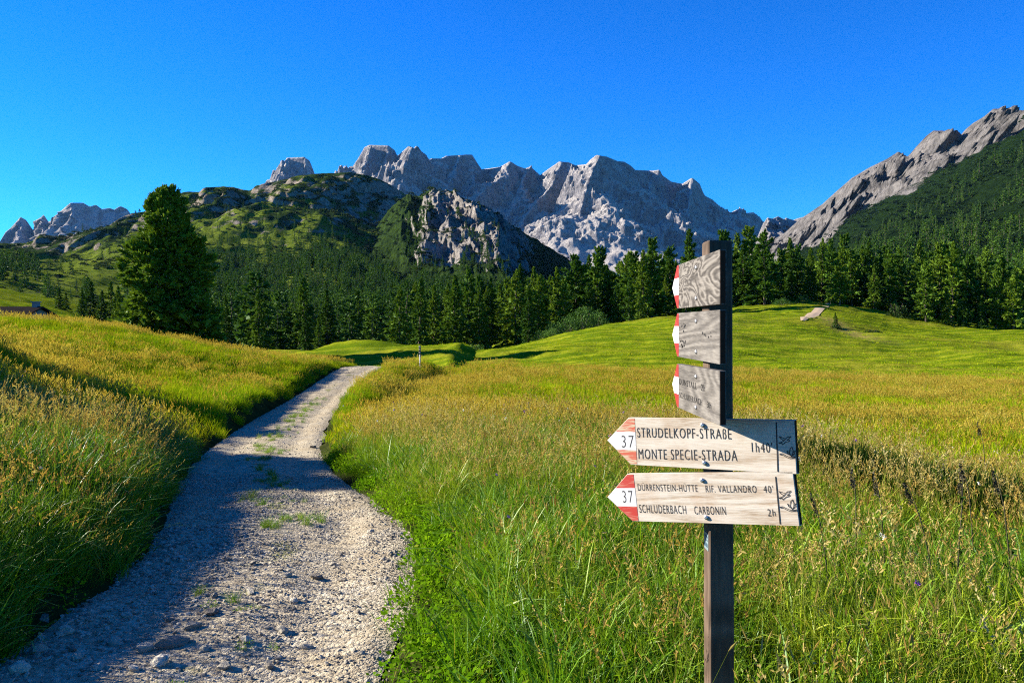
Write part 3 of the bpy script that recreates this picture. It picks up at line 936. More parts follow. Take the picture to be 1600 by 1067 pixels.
# ------------------------------------------------------------------ conifers and shrubs
def crown_np(rng, nb, ns, prof, rmax, hb=0.06, spray=(0.20, 0.085), up=0.0, lump=0.3):
    """needle sprays on whorled branches; tree of height 1"""
    i = np.arange(nb)
    h = hb + (0.985 - hb) * ((i + rng.random(nb)) / nb) ** 0.92
    az = i * 2.39996 + rng.normal(0, 0.35, nb)
    R = rmax * prof(h) * (1 - lump / 2 + lump * rng.random(nb)) * (1 + lump * np.sin(az * 2 + h * 17 + rng.random() * 6))
    R = np.maximum(R, 0.012)
    el = np.radians(-18 + 62 * h ** 1.5 + rng.normal(0, 8, nb)) + up
    s = np.sqrt(rng.random((nb, ns))) * 0.92 + 0.10
    lat = rng.normal(0, 1, (nb, ns)) * (0.30 * R[:, None]) * (1.05 - s)
    ca, sa = np.cos(az)[:, None], np.sin(az)[:, None]
    ce, se = np.cos(el)[:, None], np.sin(el)[:, None]
    rr = R[:, None] * s
    x = rr * ce * ca - lat * sa
    y = rr * ce * sa + lat * ca
    z = h[:, None] + rr * se - 0.10 * rr * s + rng.normal(0, 0.008, (nb, ns))
    P = np.stack([x, y, z], -1).reshape(-1, 3)
    n = len(P)
    da = np.repeat(az, ns) + rng.normal(0, 0.75, n) + np.sign(lat).ravel() * 0.35
    de = np.repeat(el, ns) + rng.normal(0.0, 0.38, n)
    D = np.stack([np.cos(de) * np.cos(da), np.cos(de) * np.sin(da), np.sin(de)], -1)
    side = np.cross(D, rng.normal(0, 1, (n, 3)) * [0.7, 0.7, 0.3] + [0, 0, 1])
    side /= np.linalg.norm(side, axis=1)[:, None] + 1e-9
    L = (spray[0] * np.repeat(R, ns) + 0.011) * (0.6 + 0.8 * rng.random(n))
    Wd = (spray[1] * np.repeat(R, ns) + 0.0045) * (0.6 + 0.8 * rng.random(n))
    L, Wd = L[:, None], Wd[:, None]
    V = np.stack([P - D * L * 0.35, P + D * L * 0.15 + side * Wd, P + D * L, P + D * L * 0.15 - side * Wd], 1)
    k = np.clip(np.repeat(0.25 + 0.5 * rng.random(nb), ns) * 0.6 + 0.4 * rng.random(n) + 0.22 * (s.ravel() - 0.6), 0, 1)
    return V.reshape(-1, 3), np.arange(n * 4).reshape(-1, 4), np.repeat(k, 4)


def spruce_prof(h): return (1.03 - h) ** 0.85 * np.clip(h / 0.06 + 0.4, 0, 1)
def pine_prof(h): return np.sqrt(np.clip(1.0 - ((h - 0.36) / 0.66) ** 2, 0, 1)) * (1.0 - 0.28 * h)
def column_prof(h): return np.clip(1.06 - h, 0, 1) ** 0.5 * np.clip(h / 0.12 + 0.45, 0, 1)


def trunk_mesh(rng, name, r=0.018, top=0.93, limbs=14, lr=0.12):
    m = MB()
    bend = rng.normal(0, 0.006, (7, 2))
    pts = [(bend[i][0] * (i > 0), bend[i][1] * (i > 0), -0.03 + (top + 0.03) * i / 6) for i in range(7)]
    m.tube(pts, [r * (1.25 if i == 0 else 1.0 - 0.9 * i / 6) for i in range(7)], 7)
    for j in range(limbs):
        h = 0.08 + 0.75 * j / limbs + 0.03 * rng.random()
        a = j * 2.4 + rng.random()
        L = lr * (1.05 - h)
        m.tube([(0, 0, h), (math.cos(a) * L * .5, math.sin(a) * L * .5, h - 0.006), (math.cos(a) * L, math.sin(a) * L, h + 0.01)], [r * 0.3, r * 0.2, r * 0.06], 4, False)
    return m.mesh(name, M['bark'], smooth=True)


def crown_mesh(name, seed, mat, **kw):
    rng = np.random.default_rng(seed)
    v, f, k = crown_np(rng, **kw)
    return mesh_np(name, v, f, [mat], attrs={'k': k})


TREES = []
for i in range(4):
    TREES.append((crown_mesh('spruce_crown', 100 + i, M['needle'], nb=130, ns=40, prof=spruce_prof, rmax=0.145 + 0.016 * i, lump=0.4, spray=(0.20, 0.05)), trunk_mesh(np.random.default_rng(i), 'spruce_trunk')))
for i in range(4):
    TREES.append((crown_mesh('pine_crown', 200 + i, M['needle_pine'], nb=125, ns=42, prof=column_prof, rmax=0.13 + 0.013 * i, lump=0.6, up=0.2, hb=0.08, spray=(0.20, 0.06)), trunk_mesh(np.random.default_rng(40 + i), 'pine_trunk')))
HILLT = [crown_mesh('hillside_crown', 300 + i, M['needle_blue'], nb=60, ns=16, prof=(spruce_prof if i < 2 else column_prof), rmax=0.17 + 0.02 * i, lump=0.4, spray=(0.30, 0.15)) for i in range(4)]
HILLTR = trunk_mesh(np.random.default_rng(77), 'hillside_trunk', 0.02, 0.9, 6)


def plant_tree(name, kind, px, d, h, label, group=None, wide=1.0, cat='tree', sink=0.0):
    x, z = land_z(px, d)
    if z is None:
        return None
    cm, tm = (HILLT[kind - 10], HILLTR) if kind >= 10 else TREES[kind]
    e = link(name, None, loc=(x, d, z - sink), label=label, cat=cat, group=group)
    e.empty_display_size = 0.5
    e.rotation_euler = (random.gauss(0, 0.015), random.gauss(0, 0.015), random.random() * 6.28)
    e.scale = (h * wide, h * wide, h)
    link('trunk', tm, e)
    link('crown', cm, e)
    return e


# the big lone stone pine on the left
rng = np.random.default_rng(5)
bx, bz = land_z(262, 80)
bp = link('stone_pine', None, loc=(bx, 80, bz - 0.2), label='large dark broad stone pine standing alone left of the path', cat='tree')
bp.scale = (16.9, 16.9, 16.9)
link('trunk', trunk_mesh(rng, 'big_pine_trunk', 0.026, 0.9, 30, 0.2), bp)


def big_prof(h): return np.where(h < 0.2, 0.90 + 0.5 * h, np.clip(1 - (np.maximum(h - 0.2, 0) / 0.81) ** 1.6, 0, 1) ** 0.62)


v, f, k = crown_np(rng, nb=620, ns=110, prof=big_prof, rmax=0.252, hb=0.03, spray=(0.065, 0.020), up=0.22, lump=0.22)
link('crown', mesh_np('big_pine_crown', v, f, [M['needle_pine']], attrs={'k': k}), bp)

TREE_N = 0
used_px = []
R_ = random.Random(11)


# trees one can point at: (name, kind, px of the trunk, depth, height, label)
solo = [('spruce', 0, 826, 116, 8.6, 'narrow dark spruce standing in front of the leafy green bushes'),
        ('stone_pine', 5, 1018, 132, 13.5, 'pale green slender stone pine rising just left of the signpost', ),
        ('stone_pine', 4, 983, 118, 6.8, 'low bushy pine on the mown slope left of the signpost'),
        ('spruce', 1, 1000, 124, 5.0, 'small spruce tucked behind the low bushy pine left of the signpost'),
        ('stone_pine', 6, 1195, 136, 12.2, 'broad stone pine just right of the signpost at the meadow edge'),
        ('stone_pine', 5, 1312, 133, 8.8, 'bright green pine beside the top of the pale track'),
        ('stone_pine', 6, 1447, 126, 9.3, 'free-standing light green pine at the right meadow edge, tallest of the front row'),
        ('spruce', 2, 1478, 125, 5.8, 'small conical spruce right of the tallest front-row pine'),
        ('spruce', 3, 1506, 124, 5.4, 'small slender spruce, second right of the tallest front-row pine'),
        ('spruce', 1, 1533, 123, 4.7, 'short spruce left of the two bright pines at the right edge'),
        ('stone_pine', 4, 1556, 124, 9.2, 'left one of two bright pines at the right edge of the meadow'),
        ('stone_pine', 7, 1583, 122, 8.0, 'right one of two bright pines at the right edge of the meadow'),
        ('spruce', 0, 1128, 165, 16.5, 'tall spruce whose top shows just behind the top of the signpost'),
        ('spruce', 2, 1078, 150, 16.0, 'tall dark spruce directly behind the red and white sign tips'),
        ('spruce', 1, 186, 96, 6.2, 'slim dark spruce close to the left side of the big lone pine'),
        ('spruce', 3, 322, 104, 9.4, 'dark spruce close to the right side of the big lone pine'),
        ('spruce', 0, 498, 118, 5.2, 'small dark spruce beside the green knoll beyond the path'),
        ('spruce', 2, 478, 122, 6.8, 'dark spruce left of the green knoll beyond the path'),
        ('spruce', 3, 624, 112, 9.8, 'tall spruce at the right end of the green knoll beyond the path'),
        ('spruce', 1, 655, 118, 11.5, 'tall spruce right above the black and white marker pole'),
        ('stone_pine', 5, 1172, 150, 15.4, 'tall pine with its crown right beside the top of the signpost'),
        ('stone_pine', 7, 936, 150, 14.8, 'tall dense dark pine above the leafy green bushes'),
        ('spruce', 0, 764, 138, 12.0, 'slender spruce left of the narrow dark spruce by the bushes')]
for name, kind, px, d, h, lab in solo:
    if plant_tree(name, kind, px, d, h, lab):
        used_px.append((px, d))
        TREE_N += 1


def ordinal(i):
    n_ = i + 1
    return '%d%s' % (n_, 'th' if 10 <= n_ % 100 <= 20 else {1: 'st', 2: 'nd', 3: 'rd'}.get(n_ % 10, 'th'))


def scatter(n, px_fn, d_fn, h_fn, kinds, name, label, group, min_gap, wide=(0.85, 1.15), order=None):
    global TREE_N
    mine = []
    made = tries = 0
    while made < n and tries < n * 40:
        tries += 1
        px, d = px_fn(), d_fn()
        x = (px - CX) / F * d
        if any(abs(x - (q - CX) / F * e) < min_gap and abs(d - e) < min_gap * 1.6 for q, e in used_px):
            continue
        nm = name
        kd = R_.choice(kinds)
        t_ = plant_tree(nm if kd >= 10 or kd < 4 else 'stone_pine', kd, px, d, h_fn(), label, group, R_.uniform(*wide))
        if t_:
            mine.append((px, t_))
            used_px.append((px, d))
            made += 1
            TREE_N += 1
    if order:                                   # tell them apart by their place along the rank
        mine.sort(key=lambda q: q[0] * order[0])
        for i, (_, t_) in enumerate(mine):
            t_['label'] = '%s conifer %s' % (ordinal(i), order[1])


def edge_right(px): return np.interp(px, [1140, 1200, 1270, 1300, 1400, 1600, 1900], [136, 138, 141, 137, 131, 127, 124])


# right-hand forest: the front rank along the meadow, then the mass behind it
def front_right():
    p = R_.uniform(1145, 1640)
    front_right.p = p
    return p


scatter(34, front_right, lambda: edge_right(front_right.p) + R_.uniform(2, 12), lambda: R_.uniform(5.5, 13), [0, 1, 2, 4, 5, 6, 7], 'spruce',
        'conifer in the front rank of the dark forest right of the signpost', 'front rank of the right forest', 2.3, order=(1, 'right of the signpost in the front rank of the right-hand forest'))
scatter(62, front_right, lambda: edge_right(front_right.p) + R_.uniform(12, 62), lambda: R_.uniform(10.5, 15.5), [0, 1, 2, 3, 4, 5, 6, 7], 'spruce',
        'tall conifer deep in the dark forest right of the signpost', 'right forest', 2.8, order=(1, 'right of the signpost in the tall rear ranks of the right-hand forest'))


def mid_px():
    p = R_.uniform(700, 1140)
    front_right.p = p
    return p


def edge_mid(px): return np.interp(px, [600, 700, 760, 850, 960, 1010, 1140], [120, 124, 122, 131, 128, 126, 134])


scatter(30, mid_px, lambda: edge_mid(front_right.p) + R_.uniform(1, 14), lambda: R_.uniform(6, 12.5), [0, 1, 2, 3, 4, 5, 7], 'spruce',
        'conifer at the forest edge between the rocky hill and the signpost', 'front rank of the middle forest', 2.2, order=(-1, 'left of the signpost in the front rank of the middle forest'))
scatter(54, mid_px, lambda: edge_mid(front_right.p) + R_.uniform(14, 70), lambda: R_.uniform(10, 15), [0, 1, 2, 3, 4, 5, 6, 7], 'spruce',
        'tall conifer deep in the forest between the rocky hill and the signpost', 'middle forest', 2.7, order=(-1, 'left of the signpost in the tall rear ranks of the middle forest'))


def left_px():
    p = R_.uniform(335, 715)
    front_right.p = p
    return p


scatter(70, left_px, lambda: R_.uniform(125, 235), lambda: R_.uniform(8.5, 13.5), [0, 1, 2, 3, 10, 11, 12, 13], 'spruce',
        'conifer on the lower forested hillside beyond the big lone pine', 'lower hillside conifers', 3.0, order=(1, 'right of the big lone pine on the lower forested hillside'))
for px, d, h, lab in [(92, 205, 6.5, 'small dark conifer clump leader above the hut, left one'), (103, 212, 5.5, 'small dark conifer above the hut, right one'),
                      (128, 190, 8.0, 'dark conifer left of the big lone pine, leftmost of the group'), (140, 196, 10.0, 'dark conifer left of the big lone pine, second of the group'),
                      (158, 188, 8.5, 'dark conifer left of the big lone pine, third of the group'), (172, 192, 11.5, 'dark conifer left of the big lone pine, tallest of the group'),
                      (184, 186, 10.0, 'dark conifer left of the big lone pine, next to the tallest of the group')]:
    if plant_tree('spruce', R_.choice([0, 1, 2, 3]), px, d, h, lab, None, 1.2):
        TREE_N += 1

# the rest of the forest: instanced, one mass on the hills
def instancer(name, coll, pts, rot, scl, idx, tint, parent=None, label=None, cat=None):
    me = mesh_np(name, pts, np.zeros((0, 3), int), attrs={'rot': np.asarray(rot), 'scl': np.asarray(scl), 'idx': np.asarray(idx, int), 'tint': np.asarray(tint, float)})
    ng = bpy.data.node_groups.new(name, 'GeometryNodeTree')
    ng.interface.new_socket('Geometry', in_out='INPUT', socket_type='NodeSocketGeometry')
    ng.interface.new_socket('Geometry', in_out='OUTPUT', socket_type='NodeSocketGeometry')
    nn, ll = ng.nodes, ng.links
    gi, go = nn.new('NodeGroupInput'), nn.new('NodeGroupOutput')
    iop = nn.new('GeometryNodeInstanceOnPoints')
    ci = nn.new('GeometryNodeCollectionInfo')
    ci.inputs['Collection'].default_value = coll
    ci.inputs['Separate Children'].default_value = True
    ci.inputs['Reset Children'].default_value = True

    def na(key, typ):
        a = nn.new('GeometryNodeInputNamedAttribute')
        a.data_type = typ
        a.inputs['Name'].default_value = key
        return a.outputs['Attribute']
    e2r = nn.new('FunctionNodeEulerToRotation')
    ll.new(na('rot', 'FLOAT_VECTOR'), e2r.inputs[0])
    ll.new(gi.outputs[0], iop.inputs['Points'])
    ll.new(ci.outputs[0], iop.inputs['Instance'])
    iop.inputs['Pick Instance'].default_value = True
    ll.new(na('idx', 'INT'), iop.inputs['Instance Index'])
    ll.new(e2r.outputs[0], iop.inputs['Rotation'])
    ll.new(na('scl', 'FLOAT_VECTOR'), iop.inputs['Scale'])
    ll.new(iop.outputs[0], go.inputs[0])
    o = link(name, me, parent, kind='stuff', label=label, cat=cat)
    md = o.modifiers.new('scatter', 'NODES')
    md.node_group = ng
    return o


def proto_collection(name, meshes):
    c = bpy.data.collections.new(name)
    for i, m in enumerate(meshes):
        c.objects.link(bpy.data.objects.new('%s_%02d' % (name, i), m))
    return c


def join_np(parts):
    """parts: [(verts, quads, k, material index)]"""
    V, Fc, K, MI, off_ = [], [], [], [], 0
    for v, f, k, mi in parts:
        V.append(v)
        Fc.append(f + off_)
        K.append(k)
        MI.append(np.full(len(f), mi))
        off_ += len(v)
    return np.concatenate(V), Fc, np.concatenate(K), np.concatenate(MI)


FOREST = []
for i in range(5):
    r0 = np.random.default_rng(400 + i)
    cv, cf, ck = crown_np(r0, nb=52, ns=13, prof=(spruce_prof if i < 3 else column_prof), rmax=0.125 + 0.014 * i, lump=0.4, spray=(0.32, 0.17))
    t = 2 * np.pi * np.arange(5) / 5
    ring = np.stack([np.cos(t), np.sin(t), t * 0], -1)
    tv = np.concatenate([ring * 0.018 + [0, 0, -0.03], ring * 0.004 + [0, 0, 0.9]])
    tf = np.array([[j, (j + 1) % 5, 5 + (j + 1) % 5, 5 + j] for j in range(5)])
    V_, F_, K_, MI_ = join_np([(cv, cf, ck, 0), (tv, tf, np.full(10, 0.3), 1)])
    FOREST.append(mesh_np('forest_tree', V_, F_, [M['needle_blue'], M['bark']], MI_, attrs={'k': K_}))
pts, scl = [], []
rs = np.random.default_rng(21)


def try_tree(px, d, h):
    x, z = land_z(px, d)
    if z is not None:
        pts.append((x, d, z - 0.1))
        w = h * rs.uniform(0.85, 1.2)
        scl.append((w, w, h))


n = 9500                                   # the hillside in the middle: dense below, thinning out towards the rock
px_, d_ = rs.uniform(190, 900, n), np.exp(rs.uniform(math.log(235), math.log(880), n))
lim = np.interp(px_, [190, 260, 330, 420, 500, 600, 700, 800, 900], [270, 400, 620, 720, 720, 580, 450, 430, 640])
p = np.where(d_ < lim, 0.9, 0.9 * np.exp(-np.maximum(d_ - lim, 0) / 90.0)) * np.interp(px_, [190, 300, 360, 480, 520], [0.18, 0.35, 0.6, 0.85, 1.0])
p = p * np.clip(0.75 + 1.6 * fbm(px_ * 0.018, np.log(d_) * 6, 0, 3, 23), 0.05, 1.2)
ok = rs.random(n) < p
for a, b, l_ in zip(px_[ok], d_[ok], lim[ok]):
    try_tree(a, b, rs.uniform(8, 13.5) * (0.62 if b > l_ else 1))
n = 520                                    # single trees on the upper slopes, left and right of it
px_, d_ = rs.uniform(-150, 620, n), np.exp(rs.uniform(math.log(260), math.log(980), n))
ok = (fbm(px_ * 0.015, np.log(d_) * 5, 0, 3, 29) > -0.02) & (rs.random(n) < 0.55)
for a, b in zip(px_[ok], d_[ok]):
    try_tree(a, b, rs.uniform(4.5, 10))
for _ in range(330):                       # the wood in the shade at the left edge
    try_tree(rs.uniform(-260, 62), rs.uniform(420, 640), rs.uniform(8, 13))
n = 4600                                   # the slope on the right
px_, d_ = rs.uniform(1180, 1800, n), np.exp(rs.uniform(math.log(215), math.log(1150), n))
lim = np.interp(px_, [1180, 1300, 1400, 1500, 1600, 1800], [420, 600, 860, 960, 960, 900])
ok = (d_ < lim) & ((fbm(px_ * 0.012, np.log(d_) * 6, 0, 3, 33) > -0.12) | (d_ < 330)) & (rs.random(n) < np.where(d_ < 330, 1.0, 0.62))
for a, b in zip(px_[ok], d_[ok]):
    try_tree(a, b, rs.uniform(10, 15) if b < 330 else rs.uniform(8, 16))
for _ in range(620):                       # behind the middle forest
    try_tree(rs.uniform(640, 1180), rs.uniform(200, 330), rs.uniform(10, 15))
n = len(pts)
instancer('forest', proto_collection('forest_tree', FOREST), pts, np.stack([rs.normal(0, .03, n), rs.normal(0, .03, n), rs.uniform(0, 6.28, n)], -1), np.array(scl), rs.integers(0, 5, n), rs.random(n),
          label='dense dark conifer forest covering the hillsides', cat='forest')


# low mountain-pine scrub on the slopes
def leaf_ball(rng, n, ax, leaf, up=0.3, hollow=0.55):
    d = rng.normal(0, 1, (n, 3))
    d[:, 2] = np.abs(d[:, 2]) * (1 if up else 1) - 0.15
    d /= np.linalg.norm(d, axis=1)[:, None]
    lump = 1 + 0.22 * np.sin(d[:, 0] * 5 + rng.random() * 6) * np.sin(d[:, 1] * 6 + rng.random() * 6) + 0.12 * np.sin(d[:, 2] * 9)
    P = d * (hollow + (1 - hollow) * rng.random(n)[:, None] ** 0.6) * lump[:, None] * ax
    D = d + rng.normal(0, 0.6, (n, 3)) + [0, 0, up]
    D /= np.linalg.norm(D, axis=1)[:, None]
    S = np.cross(D, rng.normal(0, 1, (n, 3)))
    S /= np.linalg.norm(S, axis=1)[:, None] + 1e-9
    L = leaf * (0.6 + 0.8 * rng.random(n))[:, None]
    V = np.stack([P - D * L * 0.5, P + S * L * 0.42, P + D * L * 0.6, P - S * L * 0.42], 1).reshape(-1, 3)
    return V, np.arange(4 * n).reshape(-1, 4), np.repeat(np.clip(0.15 + 0.75 * rng.random(n), 0, 1), 4)


SCRUB = []
for i in range(3):
    v, f, k = leaf_ball(np.random.default_rng(500 + i), 130, np.array([1, 1, 0.62]), 0.30)
    SCRUB.append(mesh_np('scrub', v, f, [M['scrub']], attrs={'k': k}))
pts, scl = [], []


def try_scrub(px, d, r):
    x, z = land_z(px, d)
    if z is not None:
        pts.append((x, d, z - 0.25 * r))
        scl.append((r * rs.uniform(0.9, 1.6), r, r * rs.uniform(0.7, 1.1)))


n = 7000
px_, d_ = rs.uniform(-150, 700, n), np.exp(rs.uniform(math.log(300), math.log(1150), n))
ok = (fbm(px_ * 0.022, np.log(d_) * 9, 0, 4, 43) > np.where(d_ < 520, 0.10, -0.02)) & (d_ < H1_D(px_) * 0.965)
for a, b in zip(px_[ok], d_[ok]):
    try_scrub(a, b, rs.uniform(1.0, 3.4) * np.clip(b / 800, 0.5, 1.1))
n = 1700
px_, d_ = rs.uniform(540, 950, n), np.exp(rs.uniform(math.log(420), math.log(1250), n))
ok = ((fbm(px_ * 0.03, np.log(d_) * 12, 0, 4, 47) > 0.10) | (px_ < 590) | (px_ > 830)) & (d_ < H2_D(px_) * 0.975)
for a, b in zip(px_[ok], d_[ok]):
    try_scrub(a, b, rs.uniform(1.0, 2.8))
n = 12000
px_, d_ = rs.uniform(1220, 1750, n), np.exp(rs.uniform(math.log(330), math.log(1500), n))
ok = (fbm(px_ * 0.02, np.log(d_) * 10, 0, 4, 49) > np.where(d_ < H3_D(px_) * 0.79, 0.0, 0.27)) & (d_ < H3_D(px_) * 0.88)
for a, b in zip(px_[ok], d_[ok]):
    try_scrub(a, b, rs.uniform(1.4, 4.2))
n = len(pts)
instancer('scrub', proto_collection('scrub', SCRUB), pts, np.stack([rs.normal(0, .1, n), rs.normal(0, .1, n), rs.uniform(0, 6.28, n)], -1), np.array(scl), rs.integers(0, 3, n), rs.random(n),
          label='dark low mountain pine scrub dotted over the slopes', cat='scrub')

# leafy bushes in front of the middle forest, small bushes on the mown meadow
BUSH = []
for i in range(3):
    v, f, k = leaf_ball(np.random.default_rng(600 + i), 1500, np.array([1, 0.9, 0.95]), 0.085)
    BUSH.append(mesh_np('bush_crown', v + [0, 0, 0.25], f, [M['bush']], attrs={'k': k}))
bst = MB()
for j in range(5):
    a = j * 1.26
    bst.tube([(0, 0, -0.1), (math.cos(a) * .25, math.sin(a) * .25, 0.45), (math.cos(a) * .5, math.sin(a) * .5, 0.95)], [0.03, 0.022, 0.008], 5, False)
BST = bst.mesh('bush_stems', M['bark'])


def bush(px, d, r, h, label, crown=None, group=None):
    x, z = land_z(px, d)
    e = link('bush', None, loc=(x, d, z - 0.1), label=label, cat='bush', group=group)
    e.scale = (r, r, h)
    e.rotation_euler = (0, 0, R_.random() * 6)
    link('stem', BST, e)
    link('crown', crown or R_.choice(BUSH), e)


DARKB = mesh_np('dwarf_pine_crown', *leaf_ball(np.random.default_rng(650), 900, np.array([1, 0.9, 0.75]), 0.12)[:2], [M['scrub']], attrs={'k': RNG.random(3600)})
for i, (px, d, r, h, lab) in enumerate([(846, 114, 1.5, 1.5, 'leafy green bush touching the narrow dark spruce, leftmost of the row'), (866, 116, 1.8, 1.9, 'leafy green bush, second from the narrow dark spruce'),
                                        (889, 118, 1.9, 2.3, 'rounded leafy green bush in the middle of the row'), (912, 120, 2.0, 2.7, 'tallest leafy green bush of the row'),
                                        (934, 123, 1.8, 2.2, 'leafy green bush at the right end of the row'), (862, 110, 1.2, 1.0, 'low leafy green bush in front of the row'),
                                        (742, 104, 1.7, 1.0, 'low leafy bush under the trees at the left foot of the mown slope'), (712, 100, 1.4, 0.9, 'low leafy bush near the black and white marker pole'),
                                        (1222, 133, 1.6, 1.0, 'low green bush at the forest edge left of the pale track'), (1254, 134, 1.2, 1.1, 'low green bush touching the pale track')]):
    bush(px, d, r, h, lab)
for px, d, r, h, lab in [(1165, 108, .55, .55, 'small dark round bush alone on the mown meadow right of the signpost'), (1305, 105, 1.0, .5, 'small dark bush at the foot of the tiny spruce on the mown meadow'),
                         (1363, 102, 1.3, .55, 'low dark bush on the mown meadow, rightmost of three'), (1402, 129, 2.0, 2.4, 'dark round bush against the forest at the right meadow edge'),
                         (124, 105, 1.1, .6, 'low dark bush on the slope left of the big pine, left one'), (146, 106, 1.5, .6, 'low dark bush on the slope left of the big pine, middle one'),
                         (170, 101, .9, .5, 'low dark bush on the slope left of the big pine, right one')]:
    bush(px, d, r, h, lab, DARKB)
plant_tree('spruce', 1, 1306, 105.5, 2.0, 'tiny spruce sapling alone on the mown meadow', None, 1.3)


# ------------------------------------------------------------------ grass
def blades(rng, n, rad, h0, h1, w, lean=0.35, curl=0.5):
    """n curved blades in a tuft -> verts, quads, k"""
    a = rng.random(n) * 6.283
    r = rad * np.sqrt(rng.random(n))
    B = np.stack([r * np.cos(a), r * np.sin(a), np.zeros(n) - 0.02], -1)
    hh = h0 + (h1 - h0) * rng.random(n)
    la = rng.random(n) * 6.283
    ln = np.abs(rng.normal(lean, lean * 0.6, n))
    dirn = np.stack([np.cos(la), np.sin(la)], -1)
    wa = rng.random(n) * 6.283
    W = np.stack([np.cos(wa), np.sin(wa), np.zeros(n)], -1) * (w * (0.6 + 0.8 * rng.random(n)))[:, None]
    cu = np.abs(rng.normal(curl, 0.3, n))
    V = []
    for t, ww in ((0, 0.7), (0.4, 1.0), (0.75, 0.75), (1.0, 0.08)):
        off = ln * t * hh + cu * (t ** 2.4) * hh * 0.55
        zz = hh * t * (1 - 0.35 * np.minimum(cu, 1.2) * t * t)
        C = B + np.stack([dirn[:, 0] * off, dirn[:, 1] * off, zz], -1)
        V += [C - W * ww * 0.5, C + W * ww * 0.5]
    V = np.stack(V, 1)
    q = np.array([[0, 1, 3, 2], [2, 3, 5, 4], [4, 5, 7, 6]])
    Fq = (np.arange(n)[:, None, None] * 8 + q[None]).reshape(-1, 4)
    return V.reshape(-1, 3), Fq, np.repeat(rng.random(n), 8)


def seed_stalks(rng, n, rad, h0, h1, w, head=(0.07, 0.011), lean=0.18, fluffy=False):
    parts = []
    a = rng.random(n) * 6.283
    r = rad * np.sqrt(rng.random(n))
    sv, sf, sk, hv, hf, hk = [], [], [], [], [], []
    for i in range(n):
        hgt = h0 + (h1 - h0) * rng.random()
        la = rng.random() * 6.283
        ln = abs(rng.normal(lean, 0.1))
        b = np.array([r[i] * np.cos(a[i]), r[i] * np.sin(a[i]), -0.02])
        dv = np.array([np.cos(la), np.sin(la), 0])
        top = b + dv * ln * hgt + [0, 0, hgt]
        mid = b + dv * ln * hgt * 0.35 + [0, 0, hgt * 0.55]
        wd = np.array([np.cos(la + 1.57), np.sin(la + 1.57), 0]) * w * 0.5
        n0 = len(sv)
        sv += [b - wd, b + wd, mid - wd * .8, mid + wd * .8, top - wd * .5, top + wd * .5]
        sf += [[n0, n0 + 1, n0 + 3, n0 + 2], [n0 + 2, n0 + 3, n0 + 5, n0 + 4]]
        kk = rng.random()
        sk += [kk] * 6
        ax = top - mid
        ax = ax / np.linalg.norm(ax)
        ax = ax + dv * 0.25
        ax /= np.linalg.norm(ax)
        L = head[0] * (0.6 + 0.8 * rng.random())
        kk = rng.random()
        if fluffy:
            for j in range(14):
                t = (j + rng.random()) / 14
                c = top + ax * (t - 0.15) * L * 1.6
                d2 = ax * 0.7 + rng.normal(0, 0.5, 3)
                d2 /= np.linalg.norm(d2)
                s2 = np.cross(d2, rng.normal(0, 1, 3))
                s2 /= np.linalg.norm(s2)
                l2 = L * 0.42 * (1.1 - t)
                n1 = len(hv)
                hv += [c, c + d2 * l2 * .5 + s2 * head[1] * .45, c + d2 * l2, c + d2 * l2 * .5 - s2 * head[1] * .45]
                hf.append([n1, n1 + 1, n1 + 2, n1 + 3])
                hk += [kk] * 4
        else:
            for j in range(2):
                s2 = np.cross(ax, [np.cos(la + j * 1.57), np.sin(la + j * 1.57), 0.3])
                s2 /= np.linalg.norm(s2)
                n1 = len(hv)
                hv += [top - ax * L * .15, top + ax * L * .35 + s2 * head[1] * .5, top + ax * L, top + ax * L * .35 - s2 * head[1] * .5]
                hf.append([n1, n1 + 1, n1 + 2, n1 + 3])
                hk += [kk] * 4
    return (np.array(sv), np.array(sf), np.array(sk)), (np.array(hv), np.array(hf), np.array(hk))


def herb(rng, n, rad, hmax, leaf):
    a = rng.random(n) * 6.283
    r = rad * np.sqrt(rng.random(n))
    P = np.stack([r * np.cos(a), r * np.sin(a), hmax * (0.15 + 0.85 * rng.random(n)) * (1 - 0.5 * (r / rad) ** 2)], -1)
    D = np.stack([np.cos(a + rng.normal(0, 1, n)), np.sin(a + rng.normal(0, 1, n)), rng.normal(0.35, 0.45, n)], -1)
    D /= np.linalg.norm(D, axis=1)[:, None]
    S = np.cross(D, rng.normal(0, 0.5, (n, 3)) + [0, 0, 1])
    S /= np.linalg.norm(S, axis=1)[:, None]
    L = (leaf * (0.6 + 0.8 * rng.random(n)))[:, None]
    V = np.stack([P, P + D * L * .5 + S * L * .33, P + D * L, P + D * L * .5 - S * L * .33], 1).reshape(-1, 3)
    return V, np.arange(4 * n).reshape(-1, 4), np.repeat(rng.random(n), 4)


def tuft_mesh(name, parts, mats):
    V_, F_, K_, MI_ = join_np(parts)
    return mesh_np(name, V_, F_, mats, MI_, attrs={'k': K_})


